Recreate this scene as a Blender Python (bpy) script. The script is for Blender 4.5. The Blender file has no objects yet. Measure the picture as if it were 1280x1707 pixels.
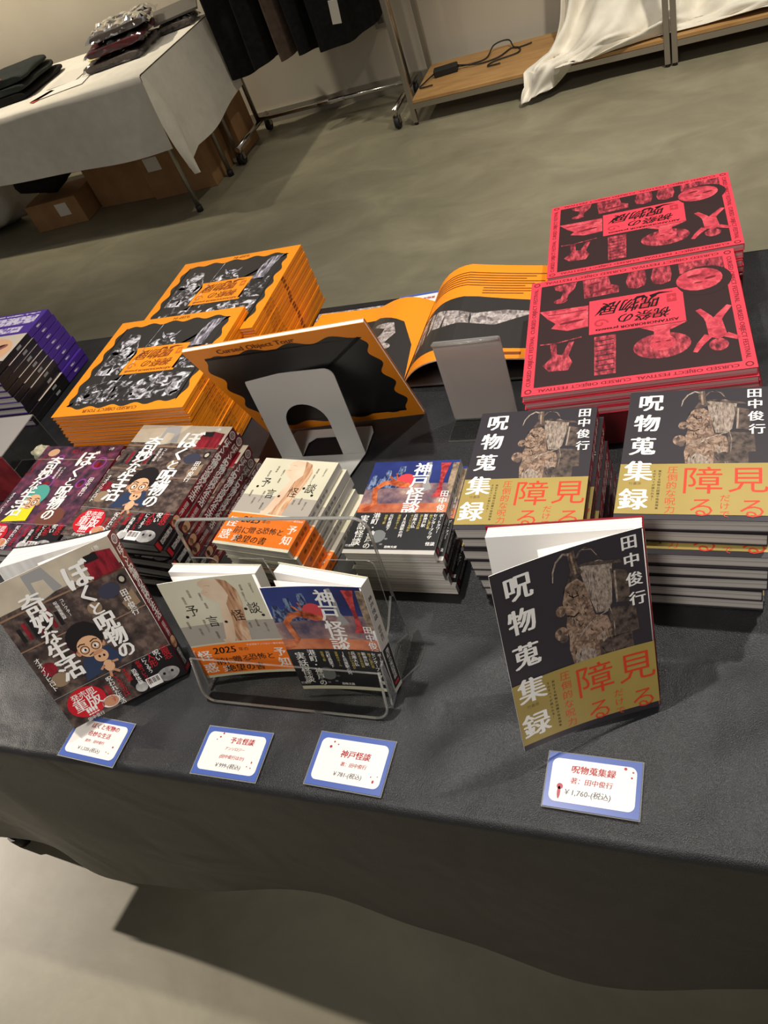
import bpy, bmesh, math, random
from mathutils import Vector, Matrix, noise
random.seed(7)
SC = bpy.context.scene
COL = SC.collection
T = 0.68            # height of the table tops above the floor
PI = math.pi

# ------------------------------------------------------------------ camera
cam_d = bpy.data.cameras.new('camera'); cam = bpy.data.objects.new('camera', cam_d); COL.objects.link(cam)
RW = ((0.91615433, -0.0110996, -0.40067198), (0.25540741, -0.75423446, 0.60489456), (-0.3089147, -0.65651137, -0.68816025))
mw = Matrix.Identity(4)
for i in range(3):
    mw[i][0] = RW[i][0]; mw[i][1] = -RW[i][1]; mw[i][2] = -RW[i][2]
mw.translation = Vector((0, 0, T + 0.70))
cam.matrix_world = mw
cam_d.sensor_fit = 'VERTICAL'; cam_d.sensor_height = 36; cam_d.sensor_width = 27
cam_d.lens = 36 * 1272 / 1707; cam_d.clip_start = 0.02
SC.camera = cam
SC.view_settings.view_transform = 'Standard'; SC.view_settings.look = 'None'
SC.view_settings.gamma = 1; SC.view_settings.use_curve_mapping = False
SC.view_settings.exposure = 0.0

# ------------------------------------------------------------------ light
wd = bpy.data.worlds.new('world'); SC.world = wd; wd.use_nodes = True
wd.node_tree.nodes['Background'].inputs[0].default_value = (1.0, 0.95, 0.89, 1)
wd.node_tree.nodes['Background'].inputs[1].default_value = 0.19

def spot(name, loc, target, power, size_deg, blend=0.5, radius=0.05, col=(1, 0.84, 0.64)):
    d = bpy.data.lights.new(name, 'SPOT'); d.energy = power; d.spot_size = math.radians(size_deg); d.spot_blend = blend
    d.shadow_soft_size = radius; d.color = col
    o = bpy.data.objects.new(name, d); COL.objects.link(o); o.location = loc
    o.rotation_euler = (Vector(target) - Vector(loc)).to_track_quat('-Z', 'Y').to_euler()
    return o
spot('fill_spot_front', (-0.35, -1.05, 2.75), (-0.45, 0.90, T + .05), 105, 44, 0.5, 0.25, (1, 0.96, 0.92))  # added soft fill for the front faces, no fixture known there
spot('track_spot_table', (-0.62, 0.72, T + 2.1), (-0.55, 0.40, T), 122, 110, 0.45, 0.03, (1, 0.95, 0.88))
spot('track_spot_right', (0.55, 1.35, T + 2.1), (0.0, 0.50, T), 105, 62, 0.7, 0.04, (1, 0.95, 0.89))
spot('track_spot_left', (-5.9, 0.62, 2.5), (-1.15, 0.06, 0.0), 1800, 19, 0.5, 0.03, (1, 0.90, 0.78))
spot('track_spot_floor', (0.4, 2.6, 2.7), (-0.20, 3.25, 0.0), 230, 66, 1.0, 0.06, (1, 0.93, 0.76))
spot('track_spot_aisle', (-0.9, 3.3, 2.7), (-1.9, 2.8, 0.0), 55, 80, 0.9, 0.06, (1, 0.93, 0.76))
spot('track_spot_wall', (-3.6, 3.45, 2.7), (-3.3, 4.1, 0.5), 190, 80, 0.8, 0.04, (1, 0.90, 0.70))
spot('track_spot_rack', (-2.3, 3.3, 2.7), (-1.9, 4.2, 0.5), 24, 70, 0.8, 0.04, (1, 0.90, 0.74))
spot('track_spot_shelf', (-0.2, 2.6, 2.7), (-0.1, 3.95, 0.1), 62, 55, 0.8, 0.05, (1, 0.92, 0.78))

# ------------------------------------------------------------------ materials
def lin(c):
    r = []
    for v in c[:3]:
        v = v / 255.0
        r.append(v / 12.92 if v <= 0.04045 else ((v + 0.055) / 1.055) ** 2.4)
    return tuple(r) + (1,)
MC = {}
def mat(name, rgb, rough=0.5, metal=0.0, spec=0.5, **kw):
    if name in MC: return MC[name]
    m = bpy.data.materials.new(name); m.use_nodes = True
    b = m.node_tree.nodes['Principled BSDF']
    b.inputs['Base Color'].default_value = lin(rgb); b.inputs['Roughness'].default_value = rough
    b.inputs['Metallic'].default_value = metal; b.inputs['Specular IOR Level'].default_value = spec
    for k, v in kw.items(): b.inputs[k.replace('_', ' ')].default_value = v
    MC[name] = m
    return m
def noise_mat(name, stops, scale=20, detail=5, rough=0.5, spec=0.5, stretch=(1, 1, 1), bump=0.0, bscale=None, dist=0.0, rough_n=0.6):
    m = mat(name, (128, 128, 128), rough, 0, spec); nt = m.node_tree; b = nt.nodes['Principled BSDF']
    tc = nt.nodes.new('ShaderNodeTexCoord'); mp = nt.nodes.new('ShaderNodeMapping'); mp.inputs['Scale'].default_value = stretch
    nt.links.new(tc.outputs['Object'], mp.inputs['Vector'])
    n = nt.nodes.new('ShaderNodeTexNoise'); n.inputs['Scale'].default_value = scale; n.inputs['Detail'].default_value = detail
    n.inputs['Distortion'].default_value = dist; n.inputs['Roughness'].default_value = rough_n
    nt.links.new(mp.outputs['Vector'], n.inputs['Vector'])
    r = nt.nodes.new('ShaderNodeValToRGB'); e = r.color_ramp.elements
    while len(e) < len(stops): e.new(0.5)
    for i, (p, c) in enumerate(stops): e[i].position = p; e[i].color = lin(c)
    nt.links.new(n.outputs['Fac'], r.inputs['Fac']); nt.links.new(r.outputs['Color'], b.inputs['Base Color'])
    if bump:
        bp = nt.nodes.new('ShaderNodeBump'); bp.inputs['Strength'].default_value = bump; bp.inputs['Distance'].default_value = 0.01
        src = n
        if bscale:
            src = nt.nodes.new('ShaderNodeTexNoise'); src.inputs['Scale'].default_value = bscale; src.inputs['Detail'].default_value = 3
            nt.links.new(mp.outputs['Vector'], src.inputs['Vector'])
        nt.links.new(src.outputs['Fac'], bp.inputs['Height']); nt.links.new(bp.outputs['Normal'], b.inputs['Normal'])
    return m
def page_mat(name, c0, c1, freq=900):
    m = mat(name, c0, 0.8, 0, 0.2); nt = m.node_tree; b = nt.nodes['Principled BSDF']
    tc = nt.nodes.new('ShaderNodeTexCoord'); mp = nt.nodes.new('ShaderNodeMapping'); mp.inputs['Scale'].default_value = (3, 3, freq)
    if name.endswith('standing'): mp.inputs['Scale'].default_value = (3, freq, 3)
    nt.links.new(tc.outputs['Object'], mp.inputs['Vector'])
    n = nt.nodes.new('ShaderNodeTexNoise'); n.inputs['Scale'].default_value = 1; n.inputs['Detail'].default_value = 2
    nt.links.new(mp.outputs['Vector'], n.inputs['Vector'])
    r = nt.nodes.new('ShaderNodeValToRGB'); e = r.color_ramp.elements
    e[0].position = 0.35; e[0].color = lin(c1); e[1].position = 0.6; e[1].color = lin(c0)
    nt.links.new(n.outputs['Fac'], r.inputs['Fac']); nt.links.new(r.outputs['Color'], b.inputs['Base Color'])
    return m
def clear_mat(name, tint=(250, 250, 250), gloss=0.12, rough=0.03, haze=0.0, hazecol=(200, 200, 200)):
    m = bpy.data.materials.new(name); m.use_nodes = True; nt = m.node_tree; nt.nodes.clear()
    out = nt.nodes.new('ShaderNodeOutputMaterial'); tr = nt.nodes.new('ShaderNodeBsdfTransparent'); tr.inputs[0].default_value = lin(tint)
    gl = nt.nodes.new('ShaderNodeBsdfGlossy'); gl.inputs['Roughness'].default_value = rough
    fr = nt.nodes.new('ShaderNodeLayerWeight'); fr.inputs['Blend'].default_value = gloss
    mx = nt.nodes.new('ShaderNodeMixShader')
    nt.links.new(fr.outputs['Fresnel'], mx.inputs[0]); nt.links.new(tr.outputs[0], mx.inputs[1]); nt.links.new(gl.outputs[0], mx.inputs[2])
    last = mx
    if haze:
        d1 = nt.nodes.new('ShaderNodeBsdfDiffuse'); d1.inputs[0].default_value = lin(hazecol)
        d2 = nt.nodes.new('ShaderNodeBsdfTranslucent'); d2.inputs[0].default_value = lin(hazecol)
        df = nt.nodes.new('ShaderNodeMixShader'); nt.links.new(d1.outputs[0], df.inputs[1]); nt.links.new(d2.outputs[0], df.inputs[2])
        m2 = nt.nodes.new('ShaderNodeMixShader'); m2.inputs[0].default_value = haze
        nt.links.new(mx.outputs[0], m2.inputs[1]); nt.links.new(df.outputs[0], m2.inputs[2]); last = m2
    nt.links.new(last.outputs[0], out.inputs[0])
    MC[name] = m
    return m

M_WHITE = mat('print_white', (238, 234, 228), 0.4)
M_BLACK = mat('print_black', (14, 13, 14), 0.4)
M_PAGE = page_mat('page_edges', (214, 208, 198), (165, 158, 150))
M_PAGE_S = page_mat('page_edges_standing', (238, 234, 228), (205, 200, 194))
M_PAGE_PINK = page_mat('page_edges_pink', (226, 170, 168), (176, 104, 108), 500)
M_PAGE_OR = page_mat('page_edges_tan', (222, 178, 142), (176, 122, 84), 500)
M_PAPER = mat('paper', (236, 232, 226), 0.7, 0, 0.2)
M_ORANGE = mat('orange_cover', (238, 142, 22), 0.42)
M_ORANGE_DK = mat('orange_spine_ink', (120, 55, 10), 0.5)
M_BLACKCOAT = mat('black_coated', (24, 23, 24), 0.34)
M_COLLAGE = noise_mat('photo_collage', [(0.40, (34, 32, 32)), (0.50, (62, 58, 58)), (0.56, (160, 156, 160)), (0.63, (232, 230, 234))], 60, 7, 0.4, dist=1.0)
M_COLLAGE_L = noise_mat('photo_collage_light', [(0.36, (45, 43, 46)), (0.5, (128, 122, 132)), (0.62, (205, 200, 208))], 90, 6, 0.4, stretch=(2.4, 0.5, 1))
M_PANEL = mat('photo_panel_dark', (44, 41, 38), 0.4)
M_RED = mat('pinkred_cover', (222, 62, 78), 0.45)
M_REDDK = mat('pinkred_print', (110, 24, 36), 0.45)
M_HALF = noise_mat('red_halftone', [(0.34, (70, 26, 32)), (0.5, (150, 48, 60)), (0.66, (206, 84, 92))], 120, 6, 0.45, stretch=(1.6, .6, 1))
M_HALF_L = noise_mat('red_halftone_light', [(0.30, (130, 36, 48)), (0.5, (196, 62, 76)), (0.7, (222, 100, 106))], 75, 5, 0.45, dist=.6)
M_RPANEL = mat('red_panel_dark', (50, 33, 33), 0.4)
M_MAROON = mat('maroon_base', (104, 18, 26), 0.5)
M_PURPLE = mat('purple_cover', (74, 44, 140), 0.38)
M_LILAC = noise_mat('lilac_print', [(0.42, (110, 84, 160)), (0.52, (214, 206, 224))], 120, 3, 0.4)
M_SPBLACK = mat('black_spine', (26, 22, 24), 0.3)
M_SKIN = mat('print_skin', (222, 172, 132), 0.4)
M_SKIN2 = mat('print_skin_shade', (196, 140, 104), 0.4)
M_JUBG = mat('curse_cover_bg', (50, 45, 50), 0.42)
M_JURED = mat('curse_spine_red', (150, 16, 32), 0.42)
M_GOLD = noise_mat('gold_band', [(0.3, (158, 137, 70)), (0.7, (172, 150, 82))], 9, 3, 0.42)
M_REDTXT = mat('band_red', (204, 62, 34), 0.45)
M_ROOT = noise_mat('root_brown', [(0.3, (54, 42, 37)), (0.48, (124, 99, 82)), (0.62, (172, 144, 122)), (0.75, (90, 70, 60))], 170, 8, 0.5, dist=0.8)
M_BARK = noise_mat('bark_grey', [(0.3, (70, 60, 54)), (0.5, (146, 130, 116)), (0.66, (176, 160, 146))], 200, 8, 0.5, stretch=(2.2, 0.8, 1))
M_ROOTDK = noise_mat('root_dark', [(0.35, (40, 33, 32)), (0.6, (98, 82, 72))], 170, 6, 0.5)
M_CREAM = noise_mat('cream_cover', [(0.3, (196, 190, 164)), (0.7, (226, 220, 196))], 6, 2, 0.4)
M_GREY1 = mat('cover_lower_grey', (166, 158, 146), 0.4)
M_HAIR1 = noise_mat('statue_hair', [(0.3, (120, 78, 54)), (0.5, (192, 146, 110)), (0.7, (222, 190, 156))], 26, 3, 0.4, stretch=(5, 0.7, 1), dist=1.0)
M_STAT = noise_mat('statue_skin', [(0.3, (196, 160, 128)), (0.7, (232, 208, 182))], 14, 3, 0.4)
M_OBIOR = mat('orange_band', (240, 120, 24), 0.42)
M_SPGREY = mat('cover_spine_grey', (196, 190, 182), 0.35)
M_NIGHT = noise_mat('night_sky_print', [(0.35, (24, 30, 78)), (0.65, (46, 62, 130))], 10, 3, 0.35)
M_DUSK = noise_mat('harbour_print', [(0.35, (70, 62, 84)), (0.55, (140, 110, 110)), (0.7, (190, 160, 140))], 40, 5, 0.35)
M_QUAY = noise_mat('quay_print', [(0.35, (150, 70, 50)), (0.65, (224, 140, 96))], 24, 4, 0.35)
M_TOWER = noise_mat('tower_red_print', [(0.4, (140, 34, 40)), (0.6, (196, 70, 70))], 140, 3, 0.35)
M_DRAGON = noise_mat('dragon_print', [(0.35, (150, 60, 30)), (0.65, (226, 130, 76))], 90, 4, 0.35)
M_MOON = mat('red_moon_print', (206, 66, 74), 0.35)
M_CITY = noise_mat('city_print', [(0.45, (30, 40, 84)), (0.6, (120, 140, 170))], 130, 4, 0.35, stretch=(2, 0.7, 1))
M_ROCK = noise_mat('rock_print', [(0.35, (56, 48, 40)), (0.6, (170, 146, 120))], 90, 5, 0.35)
M_OBIBK = mat('black_band', (30, 30, 31), 0.42)
M_YEL = mat('band_yellow', (196, 176, 90), 0.45)
M_GREYTX = mat('print_grey', (150, 148, 146), 0.45)
M_MBG = noise_mat('comic_shelf_print', [(0.32, (40, 32, 32)), (0.48, (72, 58, 54)), (0.62, (112, 94, 84))], 60, 6, 0.28, stretch=(1, 1.6, 1))
M_MBG2 = noise_mat('comic_purple_print', [(0.32, (34, 26, 36)), (0.5, (78, 50, 66)), (0.64, (124, 60, 84))], 55, 6, 0.28)
M_MWALL = noise_mat('comic_wall_print', [(0.3, (158, 144, 126)), (0.7, (196, 184, 162))], 16, 3, 0.28)
M_MRED = noise_mat('comic_red_print', [(0.35, (92, 16, 28)), (0.65, (150, 30, 44))], 50, 3, 0.28, stretch=(4, 0.6, 1))
M_MSHELF = mat('comic_shelf_edge', (142, 112, 88), 0.3)
M_MDARK = mat('comic_dark', (28, 23, 25), 0.28)
M_MGREY = noise_mat('comic_grey_face', [(0.35, (130, 126, 124)), (0.65, (206, 202, 198))], 40, 3, 0.3)
M_MSPINE = noise_mat('comic_spine', [(0.4, (96, 22, 32)), (0.6, (128, 36, 46))], 40, 3, 0.28)
M_BADGE = mat('badge_red', (196, 26, 40), 0.3)
M_MTXR = mat('comic_red_text', (186, 34, 44), 0.3)
M_TEAL = mat('comic_teal', (80, 160, 146), 0.3)
M_YELLOW = mat('comic_yellow', (226, 216, 40), 0.3)
M_MPURP = mat('comic_purple', (140, 60, 140), 0.3)
M_BLUE = mat('card_blue', (70, 92, 160), 0.3)
M_CARD = mat('card_white', (228, 222, 214), 0.4)
M_CARDRED = mat('card_red', (160, 22, 40), 0.4)
M_CARDINK = mat('card_ink', (70, 66, 70), 0.4)
M_STEEL = mat('steel', (170, 162, 152), 0.32, 0.9)
M_CHROME = mat('chrome', (190, 184, 176), 0.16, 1.0)
M_BOOKEND = mat('grey_painted_metal', (186, 184, 178), 0.42, 0.1)
M_RUBBER = mat('black_rubber', (26, 25, 25), 0.6)
M_ACR = clear_mat('clear_acrylic', (244, 244, 242), 0.10)
M_ACRE = clear_mat('acrylic_edge', (248, 248, 246), 0.35, 0.10, 0.28, (225, 222, 216))
M_ACRG = clear_mat('grey_haze_acrylic', (210, 208, 206), 0.25, 0.08, 0.82, (206, 198, 192))
M_WRAP = clear_mat('plastic_wrap', (238, 238, 238), 0.42, 0.10, 0.05)
M_CARDB = noise_mat('cardboard', [(0.3, (150, 112, 76)), (0.7, (172, 132, 92))], 8, 4, 0.8, 0.2)
M_FABK = noise_mat('black_cotton', [(0.3, (20, 20, 21)), (0.7, (34, 33, 34))], 40, 4, 0.9, 0.2)
M_FAGR = noise_mat('dark_green_cotton', [(0.3, (34, 38, 37)), (0.7, (48, 52, 50))], 40, 4, 0.9, 0.2)
M_FABR = noise_mat('brown_cotton', [(0.3, (78, 64, 56)), (0.7, (96, 80, 70))], 40, 4, 0.9, 0.2)
M_FAMR = noise_mat('maroon_cotton', [(0.3, (84, 40, 44)), (0.7, (104, 56, 58))], 40, 4, 0.9, 0.2)
M_FAGY = noise_mat('grey_cotton', [(0.3, (90, 82, 78)), (0.7, (112, 102, 98))], 40, 4, 0.9, 0.2)
M_LINEN = noise_mat('white_cloth', [(0.3, (222, 216, 204)), (0.7, (234, 228, 218))], 14, 3, 0.85, 0.2, bump=0.06, bscale=160)
M_LINEN2 = noise_mat('grey_white_cloth', [(0.3, (190, 184, 174)), (0.7, (204, 198, 188))], 14, 3, 0.85, 0.2)
M_WOOD = noise_mat('shelf_wood', [(0.3, (160, 120, 74)), (0.7, (184, 144, 94))], 6, 5, 0.5, 0.3, stretch=(1, 9, 1))
M_TABLEBD = mat('table_board', (150, 140, 126), 0.6)
M_WALL = noise_mat('wall_paint', [(0.3, (206, 196, 180)), (0.7, (214, 204, 188))], 3, 4, 0.85, 0.2, bump=0.03, bscale=120)
M_FLOOR = noise_mat('polished_concrete', [(0.28, (116, 111, 93)), (0.5, (131, 125, 106)), (0.72, (147, 141, 120))], 2.6, 8, 0.46, 0.4, stretch=(1, 1.7, 1), bump=0.05, bscale=9, dist=0.6, rough_n=0.65)
M_STONE = noise_mat('pale_plaster', [(0.35, (150, 142, 112)), (0.65, (206, 200, 172))], 70, 4, 0.7, 0.2)
M_CASERED = noise_mat('red_printed_card', [(0.4, (120, 26, 34)), (0.62, (156, 44, 50))], 26, 4, 0.35)

def satin():
    m = noise_mat('black_satin', [(0.3, (22, 22, 24)), (0.7, (32, 32, 34))], 30, 4, 0.42, 0.5)
    nt = m.node_tree; b = nt.nodes['Principled BSDF']
    b.inputs['Sheen Weight'].default_value = 0.0
    tc = nt.nodes.new('ShaderNodeTexCoord')
    n1 = nt.nodes.new('ShaderNodeTexNoise'); n1.inputs['Scale'].default_value = 1100; n1.inputs['Detail'].default_value = 1
    n2 = nt.nodes.new('ShaderNodeTexNoise'); n2.inputs['Scale'].default_value = 6; n2.inputs['Detail'].default_value = 1.5; n2.inputs['Distortion'].default_value = 1.2
    for n in (n1, n2): nt.links.new(tc.outputs['Object'], n.inputs['Vector'])
    b1 = nt.nodes.new('ShaderNodeBump'); b1.inputs['Strength'].default_value = 0.6; b1.inputs['Distance'].default_value = 0.001
    b2 = nt.nodes.new('ShaderNodeBump'); b2.inputs['Strength'].default_value = 0.34; b2.inputs['Distance'].default_value = 0.03
    nt.links.new(n1.outputs['Fac'], b1.inputs['Height']); nt.links.new(n2.outputs['Fac'], b2.inputs['Height'])
    nt.links.new(b2.outputs['Normal'], b1.inputs['Normal']); nt.links.new(b1.outputs['Normal'], b.inputs['Normal'])
    return m
M_SATIN = satin()

# ------------------------------------------------------------------ mesh helpers
class MB:
    """collects faces with materials into one mesh"""
    def __init__(s): s.bm = bmesh.new(); s.mats = []
    def mi(s, m):
        if m not in s.mats: s.mats.append(m)
        return s.mats.index(m)
    def face(s, pts, m, smooth=False):
        try:
            f = s.bm.faces.new([s.bm.verts.new(p) for p in pts]); f.material_index = s.mi(m); f.smooth = smooth; return f
        except ValueError: return None
    def box(s, a, b, m, M=None):
        x0, y0, z0 = a; x1, y1, z1 = b
        v = [Vector(p) for p in ((x0,y0,z0),(x1,y0,z0),(x1,y1,z0),(x0,y1,z0),(x0,y0,z1),(x1,y0,z1),(x1,y1,z1),(x0,y1,z1))]
        if M: v = [M @ p for p in v]
        v = [s.bm.verts.new(p) for p in v]; k = s.mi(m)
        for q in ((3,2,1,0),(4,5,6,7),(0,1,5,4),(1,2,6,5),(2,3,7,6),(3,0,4,7)):
            s.bm.faces.new([v[i] for i in q]).material_index = k
    def grid(s, P, m, smooth=True, closed_u=False):
        k = s.mi(m); V = [[s.bm.verts.new(p) for p in row] for row in P]
        for i in range(len(V) - 1):
            n = len(V[i])
            for j in range(n if closed_u else n - 1):
                f = s.bm.faces.new((V[i][j], V[i][(j+1) % n], V[i+1][(j+1) % n], V[i+1][j])); f.material_index = k; f.smooth = smooth
        return V
    def tube(s, pts, r, m, n=8, smooth=True, cap=True):
        pts = [Vector(p) for p in pts]; rows = []
        up = Vector((0, 0, 1))
        for i, p in enumerate(pts):
            d = (pts[min(i+1, len(pts)-1)] - pts[max(i-1, 0)]).normalized()
            a = d.cross(up); a = a if a.length > 1e-3 else d.cross(Vector((1, 0, 0))); a.normalize(); b = d.cross(a)
            rr = r[i] if isinstance(r, (list, tuple)) else r
            rows.append([p + (a * math.cos(t) + b * math.sin(t)) * rr for t in [2*PI*k/n for k in range(n)]])
        V = s.grid(rows, m, smooth, True)
        if cap:
            for row in (V[0][::-1], V[-1]):
                f = s.bm.faces.new(row); f.material_index = s.mi(m)
    def prism(s, poly, y0, y1, m, axis='y'):
        """extrude 2D polygon (a,b): axis y -> (a,y,b); axis z -> (a,b,z)"""
        g = (lambda p, t: (p[0], t, p[1])) if axis == 'y' else ((lambda p, t: (p[0], p[1], t)) if axis == 'z' else (lambda p, t: (t, p[0], p[1])))
        A = [s.bm.verts.new(g(p, y0)) for p in poly]; B = [s.bm.verts.new(g(p, y1)) for p in poly]; k = s.mi(m); n = len(poly)
        for i in range(n):
            s.bm.faces.new((A[i], A[(i+1) % n], B[(i+1) % n], B[i])).material_index = k
        s.bm.faces.new(A[::-1]).material_index = k; s.bm.faces.new(B).material_index = k
    def mesh(s, name, bevel=0, normals=True):
        if normals: bmesh.ops.recalc_face_normals(s.bm, faces=s.bm.faces)
        if bevel: bmesh.ops.bevel(s.bm, geom=s.bm.edges[:], offset=bevel, segments=2, affect='EDGES', profile=0.5)
        me = bpy.data.meshes.new(name); s.bm.to_mesh(me); s.bm.free()
        for m in s.mats: me.materials.append(m)
        return me
def obj(name, me, parent=None, loc=None, rot=None):
    o = bpy.data.objects.new(name, me); COL.objects.link(o)
    if parent: o.parent = parent
    if loc: o.location = loc
    if rot: o.rotation_euler = rot
    return o
def tag(o, label, cat, group=None, kind=None):
    o['label'] = label; o['category'] = cat
    if group: o['group'] = group
    if kind: o['kind'] = kind
    return o
def struct(name, me, loc=None):
    o = obj(name, me, None, loc); o['kind'] = 'structure'; return o
def thing(name, label, cat, loc, rot=(0, 0, 0), group=None):
    o = bpy.data.objects.new(name, None); COL.objects.link(o); o.location = loc; o.rotation_euler = rot; o.empty_display_size = 0.05
    return tag(o, label, cat, group)
def dup(root, loc, rot, label):
    r = root.copy(); COL.objects.link(r); r.location = loc; r.rotation_euler = rot; r['label'] = label
    for ch in list(root.children):
        c = ch.copy(); COL.objects.link(c); c.parent = r
        for g in ch.children:
            d = g.copy(); COL.objects.link(d); d.parent = c
    return r
def rrect(w, h, r, n=6, cx=0, cy=0):
    out = []
    for (x, y, a) in ((w/2-r, h/2-r, 0), (-w/2+r, h/2-r, 90), (-w/2+r, -h/2+r, 180), (w/2-r, -h/2+r, 270)):
        for k in range(n + 1):
            t = math.radians(a + 90*k/n); out.append((cx + x + r*math.cos(t), cy + y + r*math.sin(t)))
    return out

# ------------------------------------------------------------------ printed art: flat polygons and lettering laid on a sheet
GC = {}
def glyphs(s, bold, res=2):
    key = s
    if key not in GC:
        c = bpy.data.curves.new('lettering', 'FONT'); c.body = s; c.resolution_u = res
        o = bpy.data.objects.new('lettering', c); COL.objects.link(o)
        dg = bpy.context.evaluated_depsgraph_get(); dg.update()
        ev = o.evaluated_get(dg); me = ev.to_mesh()
        V = [(v.co.x, v.co.y) for v in me.vertices]; F = [tuple(p.vertices) for p in me.polygons]
        ev.to_mesh_clear(); bpy.data.objects.remove(o); bpy.data.curves.remove(c)
        x0 = min([v[0] for v in V] or [0]); x1 = max([v[0] for v in V] or [1])
        GC[key] = ([(x - (x0+x1)/2, y - 0.38) for x, y in V], F, x1 - x0)
    return GC[key]
class Art:
    """unit page: u 0..1 to the right, v 0..1 upwards; asp = height / width; sizes are in page widths"""
    def __init__(s, asp): s.asp = asp; s.it = []
    def poly(s, pts, m, L=1): s.it.append(([(p[0], p[1]*s.asp) for p in pts], [tuple(range(len(pts)))], m, L)); return s
    def rect(s, x0, y0, x1, y1, m, L=1): return s.poly([(x0,y0),(x1,y0),(x1,y1),(x0,y1)], m, L)
    def ell(s, cx, cy, rx, ry, m, L=1, rot=0, n=22):
        c, d = math.cos(math.radians(rot)), math.sin(math.radians(rot)); P = []
        for k in range(n):
            a, b = rx*math.cos(2*PI*k/n), ry*math.sin(2*PI*k/n); P.append((cx + a*c - b*d, cy*s.asp + a*d + b*c))
        s.it.append((P, [tuple(range(n))], m, L)); return s
    def line(s, pts, w, m, L=1):
        P = [Vector((p[0], p[1]*s.asp)) for p in pts]; A = []; B = []
        for i, p in enumerate(P):
            d = (P[min(i+1, len(P)-1)] - P[max(i-1, 0)]); d.normalize(); n = Vector((-d.y, d.x))
            ww = w[i] if isinstance(w, (list, tuple)) else w
            A.append(tuple(p + n*ww/2)); B.append(tuple(p - n*ww/2))
        k = len(P); s.it.append((A + B, [(i, i+1, k+i+1, k+i) for i in range(k-1)], m, L)); return s
    def text(s, t, cx, cy, size, m, L=3, rot=0, bold=0.0, shear=0.0, sx=1.0, fit=None):
        V, F, w = glyphs(t, bold)
        if fit: sx = fit / (w*size)
        c, d = math.cos(math.radians(rot)), math.sin(math.radians(rot))
        b = abs(bold)*1.2 if bold > 0 else 0
        for kk, (ox, oy) in enumerate([(0, 0)] if b < .008 else ([(-b, 0), (b, 0)] if b < .026 else [(-b, -b*.2), (0, b*.3), (b, -b*.2)])):
            P = []
            for x, y in V:
                x = ((x + ox)*sx + y*shear)*size; y = (y + oy)*size
                P.append((cx + x*c - y*d, cy*s.asp + x*d + y*c))
            s.it.append((P, F, m, L + .22*kk))
        return s
    def vtext(s, t, cx, cy, size, step, m, L=3, bold=0.0, sx=1.0, drift=0.0, shear=0.0):
        for i, ch in enumerate(t):
            r = -90 if ch in 'ー—' else 0
            s.text(ch, cx + drift*i, cy - step*i, size, m, L, r, bold, shear, sx)
        return s
    def ring(s, cx, cy, r, w, m, L=4, n=18):
        return s.line([(cx + r*math.cos(2*PI*k/n), cy + r*math.sin(2*PI*k/n)/s.asp) for k in range(n+1)], w, m, L)
    def put(s, mb, fn, width, cuts=None, vr=None):
        """fn(a,b,L): a,b in metres from the page's lower left corner"""
        if not cuts:
            for P, F, m, L in s.it:
                k = mb.mi(m); V = [mb.bm.verts.new(fn(x*width, y*width, L)) for x, y in P]
                for f in F:
                    try: mb.bm.faces.new([V[i] for i in f]).material_index = k
                    except ValueError: pass
            return
        b2 = bmesh.new()
        lay = b2.verts.layers.float.new('L')
        for P, F, m, L in s.it:
            k = mb.mi(m); V = []
            for x, y in P:
                v = b2.verts.new((x*width, y*width, 0)); v[lay] = L; V.append(v)
            for f in F:
                try: b2.faces.new([V[i] for i in f]).material_index = k
                except ValueError: pass
        for c in cuts:
            bmesh.ops.bisect_plane(b2, geom=b2.verts[:] + b2.edges[:] + b2.faces[:], dist=1e-7, plane_co=(c, 0, 0), plane_no=(1, 0, 0))
        mp = {}
        for v in b2.verts: mp[v] = mb.bm.verts.new(fn(v.co.x, v.co.y, round(v[lay], 2)))
        for f in b2.faces:
            try: mb.bm.faces.new([mp[v] for v in f.verts]).material_index = f.material_index
            except ValueError: pass
        b2.free()
EPS = 0.00011

# ---- the covers -------------------------------------------------------------
def wavy_frame(n=160, x0=.06, x1=.94, y0=.07, y1=.93, amp=.014, waves=5):
    P = []
    def seg(ax, ay, bx, by, nx, ny):
        for k in range(n // 4):
            t = k / (n // 4); w = amp*math.sin(2*PI*waves*t + 0.6)*min(1, 6*t, 6*(1-t))
            ins = 0.03*max(0, 1 - min(t, 1-t)*9)
            P.append((ax + (bx-ax)*t + nx*(w + ins), ay + (by-ay)*t + ny*(w + ins)))
    seg(x0, y0, x1, y0, 0, 1); seg(x1, y0, x1, y1, -1, 0); seg(x1, y1, x0, y1, 0, -1); seg(x0, y1, x0, y0, 1, 0)
    return P
def star(a, cx, cy, r, m, L):
    P = []
    for k in range(8):
        rr = r if k % 2 == 0 else r*0.33
        P.append((cx + rr*math.cos(PI*k/4), cy + rr*math.sin(PI*k/4)/a.asp))
    return a.poly(P, m, L)
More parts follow.
